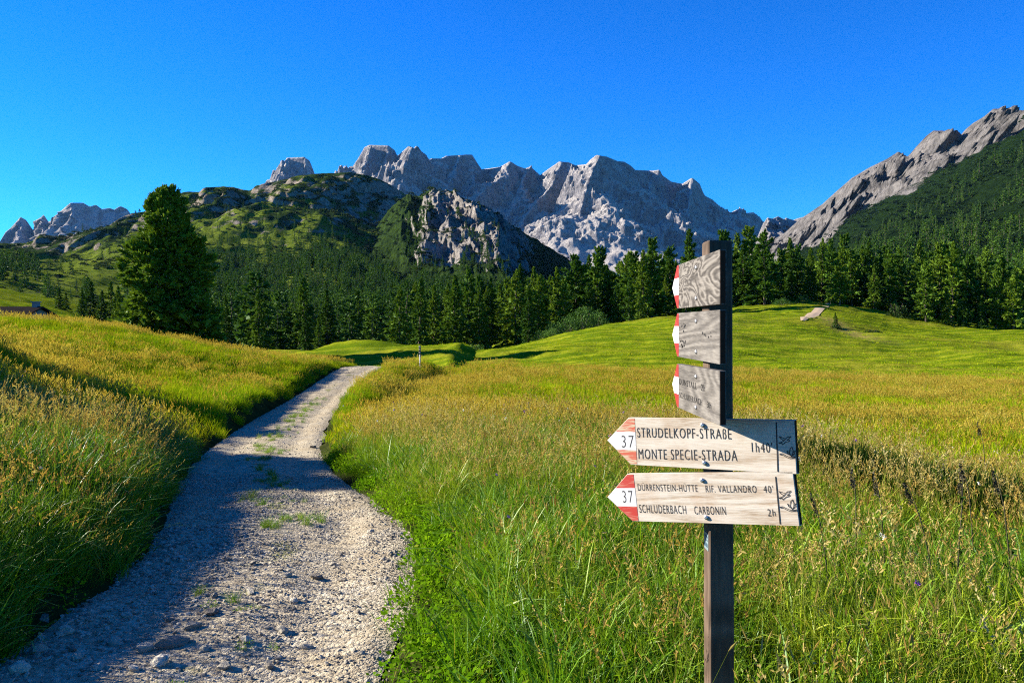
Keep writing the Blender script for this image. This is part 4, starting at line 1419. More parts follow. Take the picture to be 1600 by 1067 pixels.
NEAR, FARP, SHORT = [], [], []
for i in range(6):                                  # near tufts 0-5: leafy grass
    g = np.random.default_rng(700 + i)
    b1 = blades(g, 70, 0.15, 0.16, 0.46, 0.0052, 0.22, 0.5)
    b2 = blades(g, 14, 0.13, 0.28, 0.58, 0.0105, 0.25, 0.8)
    NEAR.append(tuft_mesh('tuft', [(*b1, 0), (*b2, 0)], [M['blade']]))
for i in range(4):                                  # near tufts 6-9: stalks with seed heads
    g = np.random.default_rng(720 + i)
    st, hd = seed_stalks(g, 13, 0.16, 0.40, 0.70, 0.0026, (0.055, 0.0085) if i % 2 else (0.080, 0.0095), 0.16, i % 2 == 0)
    b1 = blades(g, 26, 0.14, 0.18, 0.45, 0.004, 0.2, 0.4)
    NEAR.append(tuft_mesh('seed_tuft', [(*st, 2), (*hd, 1), (*b1, 0)], [M['blade'], M['seed'], M['stalk']]))
for i in range(3):                                  # 10-12: small-leaved herbs
    g = np.random.default_rng(740 + i)
    NEAR.append(tuft_mesh('herb_tuft', [(*herb(g, 90, 0.15, 0.15, 0.026), 0), (*blades(g, 18, 0.14, 0.06, 0.2, 0.004, 0.3, 0.5), 0)], [M['herb']]))
for i in range(4):                                  # far tufts 0-3
    g = np.random.default_rng(760 + i)
    st, hd = seed_stalks(g, 16, 0.26, 0.30, 0.48, 0.006, (0.075, 0.022), 0.14, i % 2 == 0)
    b1 = blades(g, 60, 0.26, 0.14, 0.36, 0.010, 0.2, 0.4)
    FARP.append(tuft_mesh('meadow_tuft', [(*st, 2), (*hd, 1), (*b1, 0)], [M['blade_far'], M['seed_far'], M['stalk']]))
for i in range(2):                                  # 4-5: greener, without seed heads
    g = np.random.default_rng(780 + i)
    FARP.append(tuft_mesh('green_tuft', [(*blades(g, 75, 0.26, 0.12, 0.36, 0.010, 0.25, 0.5), 0)], [M['blade_far']]))
for i in range(3):
    g = np.random.default_rng(800 + i)
    SHORT.append(tuft_mesh('mown_tuft', [(*blades(g, 46, 0.5, 0.05, 0.15, 0.03, 0.4, 0.5), 0)], [M['blade_far']]))

gr = np.random.default_rng(31)


def field(n, y0, y1, spread=0.72, margin=1.6, power=1.0):
    """random ground points, even over the area of the wedge in view"""
    y = np.sqrt(gr.uniform(max(y0, 0.5) ** 2, y1 ** 2, n)) if power == 1 else np.exp(gr.uniform(math.log(y0), math.log(y1), n))
    x = gr.uniform(-1, 1, n) * (spread * y + margin)
    return x, y


def put(name, coll, x, y, idx, tint, s, lean=(0, 0), tilt=0.10, label=None, parent=None, zs=None, dz=0.0):
    n = len(x)
    z = ground_z(x, y) + dz
    rot = np.stack([gr.normal(lean[1], tilt, n), gr.normal(lean[0], tilt, n), gr.uniform(-0.0, 6.283, n)], -1)
    # spin about z first, then lean: XYZ euler applies x, y, z in turn, so lean in world needs the spin undone
    c, sn = np.cos(rot[:, 2]), np.sin(rot[:, 2])
    lx, ly = rot[:, 0].copy(), rot[:, 1].copy()
    rot[:, 0], rot[:, 1] = lx * c + ly * sn, -lx * sn + ly * c
    zs = s if zs is None else zs
    return instancer(name, coll, np.stack([x, y, z], -1), rot, np.stack([s, s, zs], -1), idx, tint, parent, label, 'grass')


NEARC, FARC, SHORTC = proto_collection('near_tuft', NEAR), proto_collection('far_tuft', FARP), proto_collection('short_tuft', SHORT)

# tall grass close by
x, y = field(15500, 1.2, 13.5, 0.74, 2.4)
d = path_d(x, y)
ragged = 0.16 * fbm(x * 1.3, y * 1.3, 0, 3, 61)
left = d < 0
keep = np.abs(d) > PATH_HW + 0.10 + ragged
keep &= ~((np.abs(x - np.interp(y, [3.6, 4.9, 6.1, 7.3, 8.5, 9.7], [5.6, 4.7, 4.05, 3.55, 3.25, 2.75]) - 0.10) < 0.36) & (y < 9.0))
keep &= ~((np.hypot(x - 0.78, y - 3.03) < 0.10))
keep &= ~((np.hypot(x, y) < 1.6))
x, y, d, left = x[keep], y[keep], d[keep], left[keep]
ad = np.abs(d) - PATH_HW
patch = fbm(x * 0.45, y * 0.45, 0, 3, 67)
verge = sstep(0.85, 0.15, ad + 0.35 * patch) * np.where(left, 0.25, 1.0)
u = gr.random(len(x))
seedy = np.clip(np.where(left, 0.20, 0.14) + 0.40 * patch + 0.16 * sstep(5, 11, y) + 0.22 * sstep(0.9, 2.2, x), 0.02, 0.5)
idx = np.where(u < verge * 0.85, 10 + gr.integers(0, 3, len(x)), np.where(gr.random(len(x)) < seedy, 6 + gr.integers(0, 4, len(x)), gr.integers(0, 6, len(x))))
tint = np.clip(0.45 + 0.42 * patch + gr.normal(0, 0.17, len(x)) + 0.16 * sstep(4, 11, y) + 0.12 * sstep(0.8, 2.6, x) - 0.18 * left * (ad < 1.0), 0, 1)
s = gr.uniform(0.72, 1.15, len(x)) * np.where(left, 1.06, 0.94)
s = np.where(idx >= 10, gr.uniform(0.8, 1.3, len(x)), s)
s = s * np.where(idx < 10, 0.62 + 0.38 * sstep(0.05, 0.7, ad), 1)
put('tall_grass', NEARC, x[left], y[left], idx[left], tint[left], s[left], (0.20, -0.02), 0.13, 'long uncut grass with pale seed heads leaning over the left side of the path')
put('tall_grass', NEARC, x[~left], y[~left], idx[~left], tint[~left], s[~left], (0.03, 0.0), 0.12, 'long green uncut grass around the signpost')

# the uncut meadow farther off
x, y = field(30000, 12.0, 47.5, 0.72, 2.5)
d = path_d(x, y)
mw = sstep(43.5, 47.5, y + 2.2 * fbm(x * 0.12, y * 0.12, 0, 3, 4) - 0.02 * x)
keep = (np.abs(d) > PATH_HW + 0.22 + 0.2 * fbm(x, y, 0, 3, 61) + 0.55 * sstep(22, 36, y) * (d > 0)) & (gr.random(len(x)) > mw)
x, y, d = x[keep], y[keep], d[keep]
patch = fbm(x * 0.16, y * 0.16, 0, 4, 68)
fine = fbm(x * 0.8, y * 0.8, 0, 2, 69)
rim = sstep(0.9, 0.1, np.abs(d) - PATH_HW)
tint = np.clip(0.47 + 0.42 * patch + 0.25 * fine + gr.normal(0, 0.20, len(x)) + 0.10 * sstep(24, 44, y) - 0.25 * rim, 0, 1)
seedy = np.clip(0.22 + 0.8 * patch + 0.12 * sstep(25, 45, y), 0.05, 0.6)
idx = np.where((gr.random(len(x)) < seedy) & (rim < 0.6), gr.integers(0, 4, len(x)), 4 + gr.integers(0, 2, len(x)))
s = gr.uniform(0.75, 1.15, len(x)) * (0.55 + 0.45 * sstep(0.0, 0.9, np.abs(d) - PATH_HW))
put('meadow_grass', FARC, x, y, idx, tint, s, (0.06, 0), 0.10, 'yellow green uncut meadow grass beyond the signpost')

# tufts coloured near-black stand in for the shadow band across the meadow
SHADE_TUFTS = []
M['shade_tufts'] = mat_grass('shade_tufts', [(0.0, (0.006, 0.016, 0.004)), (0.6, (0.012, 0.030, 0.005)), (1.0, (0.028, 0.055, 0.008))], 0.15, dry_amt=0.0)
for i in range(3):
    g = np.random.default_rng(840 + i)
    SHADE_TUFTS.append(tuft_mesh('shade_tufts', [(*blades(g, 120, 0.17, 0.25, 0.60, 0.010, 0.16, 0.5), 0)], [M['shade_tufts']]))
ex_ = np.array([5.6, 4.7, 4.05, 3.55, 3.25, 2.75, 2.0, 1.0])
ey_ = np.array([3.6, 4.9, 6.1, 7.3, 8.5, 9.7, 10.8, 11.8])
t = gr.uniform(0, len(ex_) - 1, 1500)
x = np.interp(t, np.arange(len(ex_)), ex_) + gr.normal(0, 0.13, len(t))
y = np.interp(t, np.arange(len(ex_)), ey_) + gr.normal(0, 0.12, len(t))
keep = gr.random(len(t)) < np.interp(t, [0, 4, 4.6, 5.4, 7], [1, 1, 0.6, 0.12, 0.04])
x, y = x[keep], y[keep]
put('shade_tufts', proto_collection('shade_tufts', SHADE_TUFTS), x, y, gr.integers(0, 3, len(x)), gr.random(len(x)), gr.uniform(0.7, 1.15, len(x)), label='strip of dark tufts standing in for shadow across the meadow behind the signpost')

# stubble of the mown meadow
x, y = field(20000, 43, 135, 0.70, 3)
mw = sstep(43.5, 47.5, y + 2.2 * fbm(x * 0.12, y * 0.12, 0, 3, 4) - 0.02 * x)
keep = (gr.random(len(x)) < mw) & (gr.random(len(x)) < np.interp(y, [43, 80, 135], [1, 0.8, 0.5])) & (x > -12)
x, y = x[keep], y[keep]
tint = np.clip(0.28 + 0.45 * fbm(x * 0.06, y * 0.30, 0, 3, 75) + gr.normal(0, 0.08, len(x)), 0, 1)
put('mown_grass', SHORTC, x, y, gr.integers(0, 3, len(x)), tint, gr.uniform(0.5, 0.95, len(x)), label='short mown grass of the far meadow')

# thin grass growing in the middle of the path
x, y = gr.normal(0, 0.16, 900), gr.uniform(3.2, 30, 900)
keep = fbm(x * 0.5, y * 0.8, 0, 3, 91) > 0.05
x, y = x[keep], y[keep]
x = x + path_x(y) + 0.05
n = len(x)
instancer('path_grass', NEARC, np.stack([x, y, path_surface(x, y) - 0.01], -1), np.stack([gr.normal(0, .1, n), gr.normal(0, .1, n), gr.uniform(0, 6.28, n)], -1),
          np.repeat(gr.uniform(0.16, 0.36, n)[:, None], 3, 1), np.where(gr.random(n) < 0.7, 10 + gr.integers(0, 3, n), gr.integers(0, 6, n)), gr.uniform(0.3, 0.8, n), label='sparse low grass growing in the middle of the gravel path', cat='grass')

# small flowers among the grass
FL = []
for i, mt in enumerate(('petal', 'petal_pale')):
    g = np.random.default_rng(850 + i)
    st, _ = seed_stalks(g, 1, 0.01, 0.5, 0.5, 0.003)
    hv, hf, hk = leaf_ball(g, 22, np.array([0.012, 0.012, 0.02]), 0.011)
    FL.append(tuft_mesh('flower', [(*st, 0), (hv + st[0][4], hf, hk, 1)], [M['blade'], M[mt]]))
x, y = field(150, 3.5, 16, 0.7, 1)
keep = (np.abs(path_d(x, y)) > PATH_HW + 0.4)
x, y = x[keep], y[keep]
put('wildflowers', proto_collection('flower', FL), x, y, (gr.random(len(x)) < 0.4).astype(int), gr.random(len(x)), gr.uniform(0.8, 1.2, len(x)), label='few small violet and pale flowers scattered in the grass')

# ------------------------------------------------------------------ gravel and stones on the path
PEB = []
for i in range(5):
    g = np.random.default_rng(900 + i)
    import bmesh
    bm = bmesh.new()
    bmesh.ops.create_icosphere(bm, subdivisions=1, radius=0.5)
    for v in bm.verts:
        v.co = v.co * (0.75 + 0.5 * g.random())
        v.co.z *= 0.6
        v.co.x *= 0.85 + 0.4 * g.random()
    me = bpy.data.meshes.new('pebble')
    bm.to_mesh(me)
    bm.free()
    me.materials.append(M['stone'])
    PEB.append(me)
PEBC = proto_collection('pebble', PEB)
n = 40000
y = np.concatenate([np.sqrt(gr.uniform(2.5 ** 2, 11 ** 2, n)), gr.uniform(11, 42, 7000)])
x = path_x(y) + gr.uniform(-1.12, 1.08, len(y)) * PATH_HW
left_heap = np.exp(-((x - path_x(y) + 0.75) / 0.5) ** 2)
clump = fbm(x * 1.8, y * 1.8, 0, 3, 95)
keep = gr.random(len(y)) < 0.5 + 0.9 * clump + 0.25 * left_heap
x, y, left_heap = x[keep], y[keep], left_heap[keep]
n = len(x)
sz = np.clip(np.exp(gr.normal(math.log(0.0125), 0.42, n)), 0.006, 0.045) * (1 + 0.55 * left_heap * (y < 7)) * np.where(y > 11, 1.5, 1)
instancer('gravel', PEBC, np.stack([x, y, path_surface(x, y) + sz * 0.08], -1), gr.uniform(-3.1, 3.1, (n, 3)) * [0.2, 0.2, 1], np.stack([sz, sz * gr.uniform(.7, 1.2, n), sz], -1), gr.integers(0, 5, n), gr.random(n), path, 'loose grey gravel')
ROCKM = []
for i in range(5):
    g = np.random.default_rng(950 + i)
    bm = bmesh.new()
    bmesh.ops.create_icosphere(bm, subdivisions=2, radius=0.5)
    ph = g.random(6) * 6
    for v in bm.verts:
        q = v.co.copy()
        f_ = 1 + 0.18 * math.sin(q.x * 7 + ph[0]) * math.sin(q.y * 6 + ph[1]) + 0.16 * math.sin(q.z * 8 + ph[2]) + 0.10 * g.normal()
        v.co = q * f_
        v.co.z *= 0.55
    for k_ in range(4):
        nv = Vector(g.normal(0, 1, 3)).normalized()
        for v in bm.verts:
            e_ = v.co.dot(nv) - 0.33
            if e_ > 0:
                v.co -= nv * e_ * 0.9
    me = bpy.data.meshes.new('stone')
    bm.to_mesh(me)
    bm.free()
    me.materials.append(M['stone'])
    ROCKM.append(me)


def pixel_on_path(px, py):
    """where the line of sight through a photo pixel meets the path"""
    d = 3.0
    while d < 45:
        if CZ - (py - HY) / F * d < float(path_z(np.array(d))):
            break
        d += 0.02
    return (px - CX) / F * d, d


for px, py, sz in [(270, 1012, .125), (225, 1018, .09), (385, 1008, .08), (320, 1020, .07), (440, 985, .07), (390, 928, .06), (495, 902, .07), (300, 985, .08), (180, 1000, .09), (250, 1045, .10), (120, 1030, .08), (60, 1020, .10),
                   (225, 832, .10), (580, 834, .06), (448, 905, .06), (520, 880, .05), (460, 940, .06), (330, 963, .08), (200, 965, .08), (60, 970, .12), (155, 1045, .07), (440, 787, .07), (535, 905, .05), (610, 870, .05),
                   (350, 1045, .06), (410, 950, .05), (270, 940, .07), (480, 1010, .05), (560, 960, .04), (380, 840, .05), (30, 1050, .13), (100, 990, .10), (335, 935, .06), (285, 900, .06), (505, 690, .16), (490, 700, .12), (420, 1040, .05), (210, 1055, .06)]:
    px, py, sz = px, py, sz
    x, d = pixel_on_path(px, py)
    o = link('stone', R_.choice(ROCKM), path, (x, d, float(path_surface(np.array(x), np.array(d))) + sz * 0.12))
    o.scale = (sz * R_.uniform(1.0, 1.5), sz * R_.uniform(0.7, 1.1), sz)
    o.rotation_euler = (R_.gauss(0, .15), R_.gauss(0, .15), R_.random() * 6.28)


# ------------------------------------------------------------------ the signpost
PXP, PYP = 0.7355, 2.99                                   # front left corner of the post
SIDE = 0.092
SZ0 = float(ground_z(np.array([PXP]), np.array([PYP]))[0])
sign = link('signpost', None, loc=(PXP + SIDE / 2, PYP + SIDE / 2, SZ0), label='dark wooden hiking signpost with five arrow boards standing in the grass', cat='signpost')
INV = Matrix.Translation(-Vector(sign.location))
pm = MB()
h_ = 2.017 - SZ0
hs = SIDE / 2
nz_ = 10
for i in range(nz_ + 1):                                  # slightly uneven, chamfered square post
    z = -0.25 + (h_ + 0.25) * i / nz_
    j = [(random.gauss(0, .0006), random.gauss(0, .0006)) for _ in range(8)]
    c = 0.005
    ring = [(-hs + c, -hs), (hs - c, -hs), (hs, -hs + c), (hs, hs - c), (hs - c, hs), (-hs + c, hs), (-hs, hs - c), (-hs, -hs + c)]
    lean = 0.010 * (1 - (z / h_)) * 1.0
    pm.v += [(p[0] + q[0] + lean, p[1] + q[1], z) for p, q in zip(ring, j)]
    if i:
        b = (i - 1) * 8
        pm.f += [(b + k, b + (k + 1) % 8, b + 8 + (k + 1) % 8, b + 8 + k) for k in range(8)]
b = len(pm.v)
pm.v += [(p[0] * 0.93, p[1] * 0.93, h_ + 0.006) for p in ring]
pm.f += [(b - 8 + k, b - 8 + (k + 1) % 8, b + (k + 1) % 8, b + k) for k in range(8)] + [tuple(range(b, b + 8)), tuple(reversed(range(8)))]
link('post', pm.mesh('post', M['wood_post']), sign)

BL, BH, BT, BAND, CHAM = 0.80, 0.187, 0.024, 0.134, 0.106


def text_mesh(body, mat, name, off=0.0):
    cu = bpy.data.curves.new('lettering', 'FONT')
    cu.body = body
    cu.offset = off
    cu.resolution_u = 3
    cu.space_character = 1.18
    o = bpy.data.objects.new('lettering', cu)
    COL.objects.link(o)
    bpy.context.view_layer.update()
    dg = bpy.context.evaluated_depsgraph_get()
    me = bpy.data.meshes.new_from_object(o.evaluated_get(dg))
    bpy.data.objects.remove(o)
    bpy.data.curves.remove(cu)
    me.name = name
    me.materials.clear()
    me.materials.append(mat)
    return me


class Board:
    """local frame: x runs along the board from its blunt end to its tip, y up, z into the board from its lettered face"""
    def __init__(s, origin, e, tilt, mat, red, label=None, name='sign_board', BL=BL):
        e = Vector((e[0], e[1], 0)).normalized()
        up = Vector((0, 0, 1))
        n_ = e.cross(up)
        R3 = Matrix((e, up, n_)).transposed()
        s.mw = Matrix.Translation(Vector(origin)) @ R3.to_4x4() @ Matrix.Rotation(tilt, 4, 'Z')
        s.o = bpy.data.objects.new(name, None)
        m = MB()
        m.prism([(0, 0), (BL - CHAM, 0), (BL, BH / 2), (BL - CHAM, BH), (0, BH)], 0, BT, 0.0022)
        s.o = link(name, m.mesh(name, mat), sign)
        s.o.matrix_local = INV @ s.mw
        if label:
            s.o['label'] = label
        s.inv = s.mw.inverted()
        # painted tip: red, white, red, each a thin coat 0.8 mm proud
        x0 = BL - BAND
        xe = lambda y: BL - CHAM * abs(y - BH / 2) / (BH / 2)
        y1, y2 = BH * 0.31, BH * 0.70
        g = 0.0028

        def coat(nm, pts, mt, z=0.0008):
            mm = MB()
            mm.prism([(p[0], p[1]) for p in pts], -z, 0.0005)
            link(nm, mm.mesh(nm, mt), s.o)
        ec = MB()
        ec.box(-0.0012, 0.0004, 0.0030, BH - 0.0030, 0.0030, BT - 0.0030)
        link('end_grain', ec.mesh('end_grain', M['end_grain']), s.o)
        coat('red_band', [(x0, g), (xe(g) - g, g), (xe(y1) - g, y1), (x0, y1)], red[0])
        coat('white_band', [(x0, y1), (xe(y1) - g, y1), (BL - g * 1.5, BH / 2), (xe(y2) - g, y2), (x0, y2)], M['white'])
        coat('red_band', [(x0, y2), (xe(y2) - g, y2), (xe(BH - g) - g, BH - g), (x0, BH - g)], red[1])

    def at(s, px, py):
        """point of the board face on the line of sight through a photo pixel"""
        o_ = s.inv @ Vector((0, 0, CZ))
        q = s.inv @ Vector(((px - CX) / F, 1, CZ + (HY - py) / F))
        d_ = q - o_
        t = -o_.z / d_.z
        p = o_ + d_ * t
        return p.x, p.y

    def text(s, body, x_left, y_base, width, cap, mat=None, off=0.0, name='lettering', slope=0.0):
        me = text_mesh(body, mat or M['ink'], name, off)
        co = np.empty(len(me.vertices) * 3, np.float32)
        me.vertices.foreach_get('co', co)
        co = co.reshape(-1, 3)
        capw = 0.73
        wd = co[:, 0].max() - co[:, 0].min()
        xl = (co[:, 0] - co[:, 0].min()) / wd * width
        yl = co[:, 1] / capw * cap
        out = np.stack([x_left - xl, y_base + yl - slope * xl, np.full(len(co), -0.0011)], -1)
        me.vertices.foreach_set('co', out.astype(np.float32).ravel())
        me.update()
        link(name, me, s.o)

    def text_px(s, body, p0, p1, ytop, ybase, mat=None, off=0.0, slope_px=None):
        xa, ya = s.at(p0, ybase)
        xb, yb = s.at(p1, slope_px if slope_px else ybase)
        _, yt = s.at(p0, ytop)
        s.text(body, xa, ya, xa - xb, yt - ya, mat, off, slope=(ya - yb) / max(xa - xb, 1e-6) if slope_px else 0.0)

    def screw(s, x, y):
        m = MB()
        m.tube([(x, y, 0.004), (x, y, -0.0045), (x, y, -0.0075)], [0.0085, 0.0085, 0.0045], 10)
        m.box(x - 0.005, x + 0.005, y - 0.0008, y + 0.0008, -0.0079, -0.0076)
        link('screw', m.mesh('screw', M['steel'], smooth=False), s.o)

    def line(s, pts, w, name, mat=None):
        m = MB()
        for a, b in zip(pts[:-1], pts[1:]):
            a2, b2 = Vector(a), Vector(b)
            t = (b2 - a2).normalized() * w * 0.3
            n2 = Vector((-t.y, t.x)).normalized() * w / 2
            m.poly([(*(a2 - t - n2), -0.0012), (*(b2 + t - n2), -0.0012), (*(b2 + t + n2), -0.0012), (*(a2 - t + n2), -0.0012)])
        link(name, m.mesh(name, mat or M['ink']), s.o)


# three boards along the line of sight, on the post's left side
XB = PXP - 0.001
specs = [(1.776, 0.000, M['wood_whorl'], 'weathered top arrow board with whorled grain and no lettering'),
         (1.570, 0.000, M['wood_grey'], 'second arrow board from the top, grey with its lettering worn away'),
         (1.361, -0.012, M['wood_grey'], 'third arrow board from the top, grey with worn lettering')]
B = []
for z, tilt, mt, lab in specs:
    bo = Board((XB - BT, 2.727, z), (0, 1), tilt, mt, (M['red_fresh'], M['red_fresh']), lab)
    bo.screw(0.335, BH * 0.80)
    bo.screw(0.335, BH * 0.17)
    B.append(bo)
b3 = B[2]
b3.text('DUNSTALL', BL - BAND - 0.02, BH * 0.545, 0.31, 0.026, M['ink_worn'])
b3.text('2h', 0.26, BH * 0.545, 0.06, 0.026, M['ink_worn'])
b3.text('SCHLUDERBACH', BL - BAND - 0.02, BH * 0.25, 0.40, 0.024, M['ink_worn'])
b3.text('3h', 0.17, BH * 0.25, 0.06, 0.024, M['ink_worn'])
# left-over dots of the lettering on the second board
b2 = B[1]
rd = random.Random(3)
for cx_, cy_, nn_ in ((0.60, 0.125, 9), (0.57, 0.055, 16), (0.18, 0.105, 6)):
    m = MB()
    for _ in range(nn_):
        x_, y_ = cx_ + rd.uniform(-.07, .06), cy_ + rd.uniform(-.016, .016)
        r_ = rd.uniform(.0022, .0045)
        m.poly([(x_ - r_ * 2, y_ - r_, -.0011), (x_ + r_ * 2, y_ - r_ * .8, -.0011), (x_ + r_ * 1.6, y_ + r_, -.0011), (x_ - r_, y_ + r_ * 1.1, -.0011)])
    link('worn_lettering', m.mesh('worn_lettering', M['ink_worn']), b2.o)

# two pale boards across the corner, facing the camera
E2 = Vector((-0.783, 0.622, 0))
N2 = E2.cross(Vector((0, 0, 1)))
corner = Vector((PXP, PYP, 0))
face0 = corner - N2 * (BT - 0.004)                        # a point of the front face's plane


def on_plane(px):
    """ground point of the boards' front plane on the column px"""
    u = (px - CX) / F
    t = (face0.x * N2.x + face0.y * N2.y) / (u * N2.x + N2.y)
    return u * t, t


def pale_board(px_r, py_bot_r, py_tip, px_tip, red, label):
    xr, dr = on_plane(px_r)
    zr = CZ + (HY - py_bot_r) / F * dr
    xt, dt = on_plane(px_tip)
    zt = CZ + (HY - py_tip) / F * dt
    L = math.hypot(xt - xr, dt - dr) + 0.001
    tilt = math.atan2(zt - (zr + BH / 2), L)
    return Board((xr, dr, zr), E2, tilt, M['wood_new'], red, label, BL=L), L


b4, L4 = pale_board(1245.5, 740.5, 688, 950, (M['red_worn'], M['red_worn']), 'pale arrow board reading STRUDELKOPF-STRASSE and MONTE SPECIE-STRADA, partly in shadow')
b5, L5 = pale_board(1250, 821.5, 777, 951, (M['red'], M['red']), 'pale lowest arrow board reading DÜRRENSTEIN-HÜTTE and SCHLUDERBACH CARBONIN')
print('board lengths', L4, L5)
T_ = -0.006
b4.text_px('STRUDELKOPF-STRAßE', 996, 1143, 667, 683, None, T_, 686)
b4.text_px('MONTE SPECIE-STRADA', 998, 1152, 700, 716.5, None, T_, 720)
b4.text_px("1h40'", 1175, 1207, 690, 706, None, -0.006, 707)
b4.text_px('37', 972, 991, 679, 699, None, -0.012, 699)
b5.text_px('DÜRRENSTEIN-HÜTTE', 997, 1090.5, 755, 766, None, -0.006, 768)
b5.text_px('RIF. VALLANDRO', 1103, 1182.5, 757, 768.5, None, -0.006, 769.5)
b5.text_px("40'", 1193.5, 1208.5, 757.5, 769.5, None, -0.006, 770)
b5.text_px('SCHLUDERBACH', 999.5, 1072.5, 787, 800.5, None, -0.006, 802.5)
b5.text_px('CARBONIN', 1085.5, 1134.5, 789.5, 803, None, -0.006, 804)
b5.text_px('2h', 1200, 1212, 794, 806, None, -0.006, 806)
b5.text_px('37', 974, 990, 765, 785, None, -0.012, 785)
for bo, sc in ((b4, ((1098, 664), (1101, 723))), (b5, ((1097.5, 750), (1104, 808)))):
    for p in sc:
        bo.screw(*bo.at(*p))
b4.line([b4.at(1213, 660), b4.at(1215.5, 736)], 0.0042, 'groove')
b5.line([b5.at(1212, 745), b5.at(1219, 818)], 0.0042, 'groove')
BIRD = [(0.0, 0.0), (.22, .08), (.42, .34), (.55, .62), (.70, .92), (1.0, 1.0), (.80, .62), (.66, .42), (.90, .40), (.78, .22), (.60, .16), (.44, -.04), (.30, -.30), (.24, -.04), (.05, -.12), (0.0, 0.0)]
BIRD_WING = [(.42, .34), (.20, .62), (0.06, .98), (.34, .80), (.55, .62)]
HAND = [(0.0, .30), (.18, .34), (.34, .20), (.55, .04), (.80, -.02), (1.0, .06), (.96, -.10), (.62, -.14), (.40, 0.0), (.22, .18), (.02, .20), (0.0, .30)]
LEAF1 = [(.74, .06), (.62, .42), (.70, .86), (.82, 1.05), (.88, .70), (.84, .30), (.74, .06)]
LEAF2 = [(.70, .16), (.54, .34), (.48, .62), (.62, .50)]
LEAF3 = [(.80, .16), (.96, .36), (1.02, .66), (.88, .52)]


def emblem(bo, name, shapes, pl, pr, ytop, ybot, w=0.0023):
    xa, ya = bo.at(pl, ybot)
    xb, yb = bo.at(pr, ytop)
    for sh in shapes:
        bo.line([(xa + (xb - xa) * p[0], ya + (yb - ya) * (p[1] * 0.8 + 0.2)) for p in sh], w, name)


emblem(b4, 'bird_emblem', (BIRD, BIRD_WING), 1217, 1236, 682, 694)
emblem(b4, 'plant_emblem', (HAND, LEAF1, LEAF2, LEAF3), 1219, 1242, 699, 717)
emblem(b5, 'bird_emblem', (BIRD, BIRD_WING), 1217.5, 1236, 767, 780)
emblem(b5, 'plant_emblem', (HAND, LEAF1, LEAF2, LEAF3), 1220, 1243, 781, 800)

# a sticker on the left face of the post
zc = CZ + (HY - 844) / F * 3.03
sm = MB()
sm.v += [(-hs - .0012 + 0.006, y_, z_ - SZ0) for y_, z_ in ((-.032, zc - .035), (-.032, zc + .028), (.034, zc + .028), (.034, zc - .035))]
sm.v += [(-hs + 0.008, v_[1], v_[2]) for v_ in sm.v[:4]]
sm.f += [(3, 2, 1, 0), (0, 1, 5, 4), (1, 2, 6, 5), (2, 3, 7, 6), (3, 0, 4, 7)]
stk = link('sticker', sm.mesh('sticker', M['sticker']), sign)
sp = MB()
for a0, a1, z0, z1 in ((-.022, .022, .012, .018), (-.022, .010, .000, .005), (-.022, .024, -.024, -.010)):
    xx = -hs - .0020 + 0.006
    sp.poly([(xx, a1, zc + z0 - SZ0), (xx, a1, zc + z1 - SZ0), (xx, a0, zc + z1 - SZ0), (xx, a0, zc + z0 - SZ0)])
link('print', sp.mesh('print', M['sticker_dark']), stk)

# ------------------------------------------------------------------ the marker pole by the path
mx = (656 - CX) / F * 42.5
mz = float(ground_z(np.array([mx]), np.array([42.5]))[0])
mk = link('marker_pole', None, loc=(mx, 42.5, mz), label='thin black and white roadside marker pole in the grass right of the path', cat='marker pole')
zt = CZ + (HY - 540) / F * 42.5 - mz
m = MB()
m.tube([(0, 0, -.2), (0, 0, zt - .46)], [.034, .034], 12)
link('shaft', m.mesh('shaft', M['pole_white'], smooth=True), mk)
m = MB()
m.tube([(0, 0, zt - .46), (0, 0, zt - .02), (0, 0, zt)], [.05, .05, .04], 12)
hd_ = link('black_cap', m.mesh('black_cap', M['black'], smooth=True), mk)
for q in (.03, .19, .345):
    m = MB()
    m.tube([(0, 0, zt - q - .05), (0, 0, zt - q)], [.0525, .0525], 12)
    link('reflector_band', m.mesh('reflector_band', M['pole_white'], smooth=True), hd_)

# ------------------------------------------------------------------ the hut behind the left mound
HD = 66.0
hx = (20 - CX) / F * HD
hz = float(ground_z(np.array([hx]), np.array([HD]))[0])
zr = CZ + (HY - 479) / F * HD - hz                         # ridge height
hut = link('alpine_hut', None, loc=(hx, HD, hz), label='low alpine hut with a dark roof showing above the left mound', cat='hut')
hut.rotation_euler = (0, 0, math.radians(-7))
we = zr - 1.05
m = MB()
W_, D_ = 2.35, 2.6
m.box(-W_ - 1.6, W_, -D_, D_, -0.6, we)
wall = link('wall', m.mesh('wall', M['plaster']), hut)
m = MB()
m.poly([(W_, -D_, we), (W_, D_, we), (W_, 0, zr - .14)])
m.poly([(-W_ - 1.6, D_, we), (-W_ - 1.6, -D_, we), (-W_ - 1.6, 0, zr - .14)])
link('gable', m.mesh('gable', M['plaster']), wall)
m = MB()
for sg in (-1, 1):
    a, b_ = (0, zr), (sg * (D_ + .55), zr - (zr - .14 - we) * (D_ + .55) / D_ - .14)
    for x0, x1 in ((-W_ - 2.0, W_ + .4),):
        n0 = len(m.v)
        for x_ in (x0, x1):
            m.v += [(x_, a[0], a[1]), (x_, b_[0], b_[1]), (x_, b_[0], b_[1] - .12), (x_, a[0], a[1] - .13)]
        m.f += [(n0, n0 + 1, n0 + 5, n0 + 4), (n0 + 1, n0 + 2, n0 + 6, n0 + 5), (n0 + 2, n0 + 3, n0 + 7, n0 + 6), (n0, n0 + 3, n0 + 2, n0 + 1), (n0 + 4, n0 + 5, n0 + 6, n0 + 7)]
roof = link('roof', m.mesh('roof', M['roof']), hut)
m = MB()
